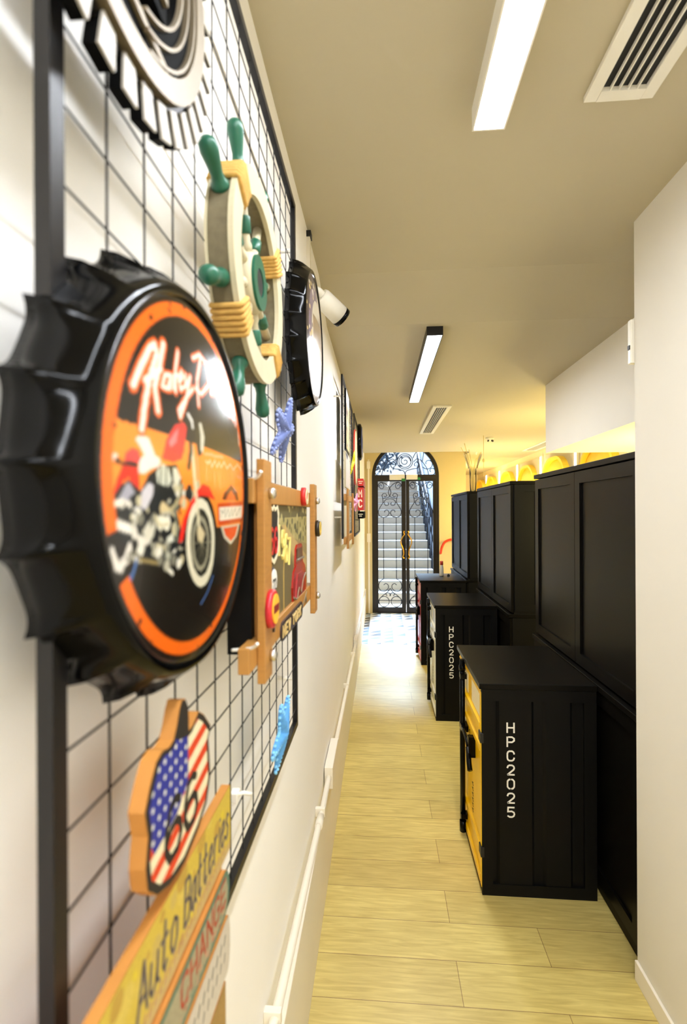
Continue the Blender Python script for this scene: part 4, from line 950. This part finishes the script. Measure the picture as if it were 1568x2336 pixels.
b = B().box(XP, XP + 0.003, 0.900 + dy, 0.93 + dy, 1.486 + dz, 1.518 + dz).box(XP, XP + 0.003, 1.035 + dy, 1.062 + dy, 1.486 + dz, 1.518 + dz).box(XP, XP + 0.0042, 0.93 + dy, 1.035 + dy, 1.492 + dz, 1.53 + dz)
b.done('car_underbody', RUBBER, co)
for q in ([(0.905, 1.526), (0.935, 1.519), (0.96, 1.536), (0.985, 1.524), (1.01, 1.545), (1.045, 1.555)], [(0.91, 1.50), (0.95, 1.496), (0.98, 1.485), (1.02, 1.50), (1.055, 1.512)], [(0.94, 1.592), (1.018, 1.592)]):
    B().tube(smooth([(XP + 0.0045, p + dy, z + dz) for p, z in q]), 0.0021, 8).done('chrome_strip', CREAMMETAL, co)
for p, z in ((0.916, 1.488), (1.045, 1.497), (0.985, 1.482)):
    B().ball((XP + 0.0035, p + dy, z + dz), 0.010, 8, (0.35, 1, 1)).done('headlamp', CREAMMETAL, co)
def shield_pts(cy, cz, w, h):
    hp = [(0, .52), (.10, .44), (.34, .50), (.44, .34), (.40, .16), (.48, -.10), (.42, -.32), (.22, -.44), (0, -.52)]
    return [(cy + w * p, cz + h * q) for p, q in hp] + [(cy - w * p, cz + h * q) for p, q in hp[-2:0:-1]]
b = B(); o_ = shield_pts(0.730, 1.617, 0.082, 0.090); i_ = shield_pts(0.730, 1.617, 0.070, 0.078)
b.prism(o_, XP, XP + 0.003, 'x'); sh = b.done('route_shield', RUBBER, t, label='small black route 66 shield')
b = B(); b.ring(o_, i_, XP + 0.003, XP + 0.004, 'x'); b.done('shield_border', mat('cream_paint', (236, 224, 190), 0.5), sh)
for k in range(2):
    b = B()
    for s_ in FONT['6']: b.ribbon([(0.706 + 0.028 * k + 0.0050 * p, 1.588 + 0.0062 * q) for p, q in s_], 0.0046, XP + 0.003, XP + 0.004, 'x')
    b.done('shield_digit', mat('shield_red', (206, 44, 40), 0.4), sh, label='red digit 6')
bdg = B().lathe([(0, 0.021), (0.002, 0.021), (0.003, 0.018)], (XP, 0.728, 1.545), (1, 0, 0), 24).done('round_badge', RUBBER, t)
B().lathe([(0, 0.018), (0.0015, 0.018)], (XP + 0.003, 0.728, 1.545), (1, 0, 0), 24).done('badge_face', STENCIL, bdg)
for k in range(2):
    b = B()
    for s_ in FONT['2']: b.ribbon([(0.717 + 0.012 * k + 0.0022 * p, 1.532 + 0.0026 * q) for p, q in s_], 0.0024, XP + 0.0043, XP + 0.0050, 'x')
    b.done('badge_digit', RUBBER, bdg)
bdg = B().lathe([(0, 0.026), (0.006, 0.026), (0.008, 0.023)], (XF, 0.642, 1.520), (1, 0, 0), 24).done('round_badge', mat('badge_red', (206, 40, 50), 0.3), t)
by = B().lathe([(0, 0.020), (0.0015, 0.020)], (XF + 0.008, 0.642, 1.520), (1, 0, 0), 24).done('badge_face', mat('badge_yellow', (248, 190, 50), 0.4), bdg)
B().box(XF + 0.0096, XF + 0.0102, 0.627, 0.657, 1.516, 1.526).done('badge_band', mat('badge_dark_red', (130, 24, 20), 0.4), bdg)
bo = B().lathe([(0, 0.007), (0.032, 0.007), (0.045, 0.0035), (0.062, 0.0032)], (XP + 0.004, 0.700, 1.474), (0, 0.1, 1), 14).done('bottle_relief', mat('cola_glass', (70, 24, 18), 0.2), t, label='small dark bottle relief')
B().lathe([(0.010, 0.0074), (0.026, 0.0074)], (XP + 0.004, 0.700, 1.474), (0, 0.1, 1), 14).done('bottle_label', STENCIL, bo)
B().prism([(0.722, 1.472), (0.742, 1.476), (0.748, 1.53), (0.732, 1.526)], XP, XP + 0.002, 'x').done('orange_tag', mat('tag_orange', (226, 112, 40), 0.5), t)
XR = XF - 0.0112
pl = B().prism(circ(0.775, 1.456, 0.0155, 10, PI / 2, 1.5 * PI) + circ(0.955, 1.456, 0.0155, 10, -PI / 2, PI / 2), XR, XR + 0.003, 'x').done('name_plate', mat('plate_brown', (52, 36, 30), 0.4), t)
ox = 0.771
for ch in 'NEW YORK':
    if ch != ' ':
        b = B()
        for s_ in FONT[ch]: b.ribbon([(ox + 0.0036 * p, 1.4475 + 0.0029 * q) for p, q in s_], 0.0030, XR + 0.003, XR + 0.0042, 'x')
        b.done('plate_letter', mat('plate_gold', (226, 196, 130), 0.4), pl, label='pale letter %s' % ch)
    ox += 0.0245 if ch != ' ' else 0.014
for y, z, xx, c_, f_ in ((0.985, 1.682, XR, (206, 44, 40), (238, 222, 180)), (1.116, 1.612, XF, (44, 34, 20), (232, 196, 90))):
    bg = B().lathe([(0, 0.019), (0.008, 0.019), (0.010, 0.016)], (xx, y, z), (1, 0, 0), 20).done('round_badge', mat('badge_c', c_, 0.4), t)
    B().ring(circ(y, z, 0.016, 20), circ(y, z, 0.009, 20), xx + 0.0102, xx + 0.0115, 'x').done('badge_face', mat('badge_f', f_, 0.4), bg)
for y, z in ((0.646, 1.676), (0.646, 1.456), (1.118, 1.676), (1.118, 1.456)):
    B().lathe([(0, 0.008), (0.006, 0.008), (0.009, 0.004)], (XF, y, z), (1, 0, 0), 10).done('bolt', CHROME, t)

# ------------------------------------------------------------------ flag shield with 66
SH = [(-0.085, 0.025), (-0.076, 0.041), (-0.066, 0.054), (-0.055, 0.057), (-0.043, 0.054), (-0.034, 0.056), (-0.027, 0.066), (-0.022, 0.077), (-0.017, 0.083), (-0.009, 0.081), (-0.003, 0.072), (-0.002, 0.049), (0.008, 0.050), (0.022, 0.057), (0.036, 0.048), (0.055, 0.029), (0.048, 0.019), (0.051, 0.0), (0.053, -0.022), (0.042, -0.043), (0.021, -0.054), (-0.014, -0.063), (-0.044, -0.060), (-0.066, -0.051), (-0.081, -0.036), (-0.084, -0.018), (-0.080, 0.004)]
SH = [(0.43 + p, 1.402 + q) for p, q in SH]
t = thing('shield_sign', 'shield shaped wooden sign with a star-spangled flag and 66', 'sign', (-0.19, 0.43, 1.40))
B().prism(SH, -0.1885, -0.1757, 'x').done('board', PLYEDGE, t)
fv = Canvas(330, 330, 0.335, 0.495, 1.325, 1.495, (28, 22, 18))
fi = [(0.415 + (p - 0.415) * 0.90, 1.402 + (q - 1.402) * 0.90) for p, q in SH]
fv.poly(fi, (232, 220, 180))
for k in range(-3, 9):
    z = 1.318 + k * 0.0225; fv.stroke([(0.33, z), (0.49, z + 0.035)], 0.0105, (214, 62, 16))
fv.poly([(0.352, 1.425), (0.366, 1.452), (0.40, 1.458), (0.426, 1.452), (0.426, 1.407), (0.402, 1.392), (0.36, 1.386), (0.352, 1.40)], (34, 44, 140))
for i in range(7):
    for j in range(5): fv.disc(0.358 + i * 0.0105, 1.396 + j * 0.0125 + i * 0.001, 0.0022, (222, 220, 206))
fv.poly([(0.394, 1.49), (0.428, 1.49), (0.428, 1.447), (0.408, 1.452), (0.397, 1.458)], (28, 22, 18))
for k, (y, z, h) in enumerate(((0.380, 1.362, 0.045), (0.418, 1.364, 0.042))):
    for s_ in FONT['6']: fv.stroke([(y + h * p / 6, z + h * q / 6) for p, q in s_], 0.0072, (20, 16, 14))
outer = [(0.415 + (p - 0.415) * 0.99, 1.402 + (q - 1.402) * 0.99) for p, q in SH]
fm = Canvas(330, 330, 0.335, 0.495, 1.325, 1.495, (0, 0, 0)).poly(outer, (255, 255, 255)).get()[..., 0] > 0.4
fk = Canvas(330, 330, 0.335, 0.495, 1.325, 1.495, (0, 0, 0)).poly(fi, (255, 255, 255)).get()[..., :1]
fv.speckle(0.14, 6)
fa = fv.get() * fk + np.array(lin((28, 22, 18))) * (1 - fk)
ys, zs = np.meshgrid(np.linspace(0.335, 0.495, 330), np.linspace(1.325, 1.495, 330))
mesh_grid('flag_print', np.stack([np.full_like(ys, -0.1752), ys, zs], -1), fa, PRINTM, t, fm)

# ------------------------------------------------------------------ stacked plank sign
t = thing('plank_sign', 'wooden plank sign reading Auto Batteries over other faded boards, low on the grid', 'sign', (-0.19, 0.33, 1.1))
def plank(y0, y1, z0, z1, art, label, round_=0.0):
    b = B()
    if round_:
        pts = [(y0, z0), (y1 - round_, z0)] + circ(y1 - round_, (z0 + z1) / 2, round_, 10, -PI / 2, PI / 2, ry=(z1 - z0) / 2) + [(y0, z1)]
    else: pts = [(y0, z0), (y1, z0), (y1, z1), (y0, z1)]
    o = b.prism(pts, -0.1905, -0.1805, 'x').done('plank', PLYEDGE, t, label=label)
    keep = None
    if round_:
        cz_ = (z0 + z1) / 2; keep = lambda Y, Z: ~((Y > y1 - round_) & (((Y - y1 + round_) / round_) ** 2 + ((Z - cz_) / ((z1 - z0) / 2)) ** 2 > 0.97))
    print_sheet('plank_print', art, -0.1800, PRINTM, o, keep=keep)
Y0 = 0.12
a = Canvas(620, 120, Y0, 0.562, 1.252, 1.326, (206, 178, 66))
for k in range(50): a.disc(rs.uniform(Y0, .56), rs.uniform(1.25, 1.33), rs.uniform(.003, .012), rs.choice([(186, 150, 60), (212, 186, 84), (196, 170, 88), (214, 190, 40)]))
a.poly([(Y0, 1.252), (.562, 1.252), (.562, 1.262), (Y0, 1.262)], (196, 166, 108))
for dx_, dz_, wd, c_ in ((0.002, -0.002, 0.0034, (150, 136, 110)), (0, 0, 0.0032, (58, 48, 62))):
    a.text('Auto', 0.340 + dx_, 1.273 + dz_, 0.038, wd, c_, 0.50, 0.10, 0.62).text('Batteries', 0.426 + dx_, 1.273 + dz_, 0.038, wd, c_, 0.405, 0.10, 0.50)
for k in range(46): a.stroke([(0.14 + k * 0.0088, 1.262), (0.143 + k * 0.0088, 1.268)], 0.003, (176, 120, 110))
a.speckle(0.2, 8); plank(Y0, 0.562, 1.252, 1.326, a, 'yellow plank with dark script')
a = Canvas(500, 80, Y0, 0.558, 1.186, 1.236, (150, 140, 110))
a.poly([(Y0, 1.186), (.558, 1.186), (.558, 1.236), (Y0, 1.236)], (88, 124, 104)).poly([(Y0, 1.191), (.545, 1.191), (.552, 1.211), (.545, 1.230), (Y0, 1.230)], (166, 156, 124))
a.text('CHANGE', 0.420, 1.203, 0.025, 0.0042, (168, 62, 38), 0.86, 0.0, 0.9)
for k in range(9): a.stroke([(0.17 + 0.026 * k, 1.205), (0.175 + 0.026 * k, 1.226)], 0.0055, (168, 62, 38)) if k != 4 else None
for k in range(80): a.disc(rs.uniform(Y0, .545), rs.uniform(1.191, 1.203), rs.uniform(.001, .003), rs.choice([(196, 150, 120), (120, 140, 116), (176, 92, 70)]))
a.speckle(0.25, 9); plank(Y0, 0.558, 1.186, 1.238, a, 'green plank with red capitals', 0.018)
a = Canvas(500, 80, Y0, 0.560, 1.116, 1.178, (206, 196, 178))
for k in range(30):
    x = 0.16 + k * 0.013; a.stroke([(x, 1.157), (x + 0.004, 1.163)], 0.0035, (70, 66, 56)); a.stroke([(x, 1.138), (x + 0.003, 1.144)], 0.0032, (90, 86, 76))
a.speckle(0.15, 10); plank(Y0, 0.560, 1.116, 1.180, a, 'pale plank with small dark marks', 0.01)
a = Canvas(400, 90, Y0, 0.542, 1.020, 1.112, (168, 132, 72))
for k in range(24): a.stroke([(rs.uniform(Y0, .3), 1.022 + k * .004), (rs.uniform(.35, .54), 1.022 + k * .004)], .002, rs.choice([(150, 112, 56), (182, 146, 88)]))
a.text('GARAGE', 0.33, 1.04, 0.034, 0.006, (190, 96, 52), 0.95) if False else a.poly([(.40, 1.03), (.52, 1.035), (.53, 1.06), (.41, 1.055)], (190, 100, 56))
a.speckle(0.2, 11); plank(Y0, 0.542, 1.020, 1.112, a, 'bare brown plank')
B().box(-0.2045, -0.1906, 0.20, 0.235, 1.03, 1.32).box(-0.2045, -0.1906, 0.47, 0.505, 1.03, 1.32).box(-0.1905, -0.185, Y0, 0.545, 1.2375, 1.2518).box(-0.1905, -0.185, Y0, 0.545, 1.1785, 1.1862).done('batten', PLYEDGE, t)

# ------------------------------------------------------------------ white tie clip, camera, conduits
ct = B().tube([(-0.212, 0.672, 1.247), (-0.196, 0.672, 1.252), (-0.186, 0.68, 1.246)], 0.0028, 6).box(-0.214, -0.203, 0.664, 0.680, 1.240, 1.254, 0.001).done('cable_tie', WHITEP); tag(ct, 'small white cable tie on the wire grid beside the flag shield', 'cable tie')
for y, z, w_ in ((0.612, 1.690, 'top'), (0.590, 1.478, 'bottom')):
    o = B().tube(smooth([(-0.186, y, z), (-0.160, y - 0.004, z + 0.004), (-0.150, y - 0.012, z + 0.012)]), 0.0022, 6).done('cable_tie', WHITEP); tag(o, 'white cable tie tail at the %s left corner of the wooden frame' % w_, 'cable tie')
cm = thing('security_camera', 'white bullet security camera with a black front, high on the left wall', 'camera', (XW, 1.78, 2.44))
B().lathe([(0, 0.032), (0.02, 0.032), (0.028, 0.026)], (XW, 1.62, 2.40), (1, 0, 0), 20).done('wall_mount', WHITEP, cm)
B().tube(smooth([(XW + 0.02, 1.62, 2.40), (XW + 0.05, 1.635, 2.405), (XW + 0.065, 1.66, 2.392)]), 0.013, 10).ball((XW + 0.067, 1.665, 2.388), 0.02, 8).done('arm', WHITEP, cm)
p0 = Vector((XW + 0.060, 1.665, 2.392)); dr = Vector((0.085, 0.075, -0.062)).normalized()
B().lathe([(-0.01, 0.030), (0.0, 0.034), (0.085, 0.036)], p0, dr, 20).done('body', WHITEP, cm)
B().lathe([(0.085, 0.0365), (0.100, 0.0365), (0.1005, 0.030), (0.096, 0.029)], p0, dr, 20).done('lens_hood', BLACKGLOSS, cm)
cb = thing('camera_cable', 'thin cream cable trunking from the ceiling to the security camera', 'cable', (XW, 1.72, 2.5))
B().box(XW, XW + 0.012, 1.70, 1.725, 2.43, 2.63).done('trunking', SKIRT, cb); B().box(XW, XW + 0.016, 1.695, 1.73, 2.63, 2.65).done('end_cap', RUBBER, cb)
cd = thing('conduit', 'cream plastic conduit with a junction box along the foot of the left wall', 'conduit', (XW + 0.02, 2.0, 0.45))
cz = lambda y: 0.565 - 0.085 * (y - 0.9) if y < 1.9 else 0.48 - 0.020 * (y - 1.9)
B().tube([(XW + 0.024, y, cz(y)) for y in (-0.5, 0.9, 1.4, 1.9)] + [(XW + 0.024, y, cz(y)) for y in (2.1, 3.0, 4.5, 5.4)], 0.0115, 12).done('pipe', SKIRT, cd)
B().box(XW + 0.004, XW + 0.042, 2.12, 2.40, 0.425, 0.52, 0.003).done('junction_box', SKIRT, cd)
B().box(XW + 0.004, XW + 0.036, 4.45, 4.62, 0.39, 0.47, 0.003).done('junction_box', SKIRT, cd)
for y in (1.03, 1.86, 2.46, 3.3, 4.1):
    B().box(XW, XW + 0.038, y - 0.008, y + 0.008, cz(y) - 0.014, cz(y) + 0.02, 0.002).done('clip', SKIRT, cd)
B().tube([(XW + 0.024, 1.76, cz(1.76)), (XW + 0.024, 1.83, cz(1.83))], 0.0145, 12).done('coupling', SKIRT, cd)
vd = thing('wall_conduit', 'thin vertical conduit with a switch box left of the glass door', 'conduit', (-0.19, YD, 1.2))
B().box(-0.20, -0.175, YD - 0.012, YD, 0.0, 2.5).done('pipe', SKIRT, vd); B().box(-0.215, -0.16, YD - 0.03, YD - 0.001, 1.16, 1.30, 0.003).box(-0.215, -0.16, YD - 0.03, YD - 0.001, 2.35, 2.47, 0.003).done('switch_box', SKIRT, vd)

# ------------------------------------------------------------------ decorations on the far grids
def board(name, label, cat, pts, X0, X1, m, art=None, ys=None, group=None):
    c0 = (sum(p[0] for p in pts) / len(pts), sum(p[1] for p in pts) / len(pts))
    t = thing(name, label, cat, (X0, c0[0], c0[1]), group)
    B().prism(pts, X0, X1, 'x').done('board', m, t)
    if art is not None: print_sheet('print', art, X1 + 0.0006, PRINTM, t)
    return t
a = Canvas(80, 140, 2.86, 3.12, 2.03, 2.38, (196, 176, 130)); a.poly([(2.86, 2.38), (3.12, 2.38), (3.12, 2.30), (2.86, 2.30)], (226, 220, 214))
for k in range(60): a.disc(rs.uniform(2.87, 3.1), rs.uniform(2.05, 2.29), rs.uniform(.008, .03), rs.choice([(214, 190, 130), (120, 90, 80), (226, 206, 160), (150, 120, 110), (90, 76, 76)]))
board('poster_board', 'cream and brown printed board at the top of the second grid', 'board', [(2.85, 2.02), (3.13, 2.02), (3.13, 2.385), (2.85, 2.385)], -0.211, -0.199, LOCKERIN, a)
a = Canvas(90, 90, 2.80, 3.16, 1.80, 2.0, (206, 196, 188))
for k in range(-8, 12): a.stroke([(2.80 + k * .05, 2.0), (2.98 + k * .05, 1.8)], .005, (140, 130, 126))
a.poly([(2.80, 2.0), (3.0, 2.0), (2.93, 1.965), (2.80, 1.985)], (70, 72, 90))
board('striped_board', 'grey-white board with slanting lines, above the small pine frame', 'board', [(2.79, 1.795), (3.17, 1.795), (3.17, 1.96), (3.10, 2.005), (2.79, 2.005)], -0.211, -0.199, RIMW, a)
t = wood_frame('smaller pine picture frame low on the second wire grid', -0.175, 2.66, 3.20, 1.775, 1.45, 1.15)
B().box(-0.2045, -0.202, 2.69, 3.17, 1.49, 1.73).done('backing_board', RIMW, t)
ov = thing('oval_sign', 'pale oval sign with a red edge between the second and third grids', 'sign', (-0.19, 3.80, 2.08))
B().prism(circ(3.80, 2.08, 0.16, 36, ry=0.22), -0.201, -0.190, 'x').done('board', mat('oval_red', (190, 66, 50), 0.4), ov); B().prism(circ(3.80, 2.08, 0.145, 36, ry=0.205), -0.190, -0.187, 'x').done('face', mat('oval_cream', (238, 228, 188), 0.5), ov)
t = thing('round_sign', 'round black and blue sign at the top of the farthest grid', 'sign', (-0.19, 4.5, 2.32))
B().lathe([(0, 0.17), (0.025, 0.17), (0.035, 0.15)], (-0.203, 4.5, 2.30), (1, 0, 0), 32).done('rim', BLACKGLOSS, t); B().ring(circ(4.5, 2.30, 0.14, 30), circ(4.5, 2.30, 0.07, 30), -0.168, -0.164, 'x').done('blue_ring', mat('sign_blue', (40, 70, 150), 0.3), t)
RED = mat('sign_red', (190, 34, 24), 0.4); CRM = mat('sign_cream', (242, 228, 198), 0.5)
def box_sign(label, z0, z1, m, words):
    """deep box sign whose lettered edge faces the start of the corridor"""
    t = thing('box_sign', label, 'sign', (-0.175, 4.6, z0))
    B().box(-0.203, -0.150, 4.34, 4.86, z0, z1, 0.001).done('box', m, t)
    for w, x, z, h, wd in words:
        for ch in w:
            b = B()
            for s_ in FONT[ch]: b.ribbon([(x + h * 0.62 * p / 6, z + h * q / 6) for p, q in s_], wd, 4.3388, 4.3402, 'y')
            b.done('letter', CRM, t, label='cream letter %s' % ch); x += h * 0.62
    if not words:
        B().box(-0.196, -0.157, 4.3388, 4.3402, z0 + 0.036, z0 + 0.042).done('pale_mark', CRM, t); B().box(-0.190, -0.165, 4.3388, 4.3402, z0 + 0.020, z0 + 0.026).done('pale_mark', CRM, t)
box_sign('red box sign with cream letters M and C on the farthest grid', 1.665, 1.870, RED, [('M', -0.192, 1.785, 0.062, 0.011), ('C', -0.192, 1.695, 0.062, 0.011)])
box_sign('small red box sign with pale marks above the M and C sign', 1.885, 1.950, RED, [])
box_sign('black box sign with pale marks under the red box sign', 1.590, 1.655, DEEPBLACK, [])
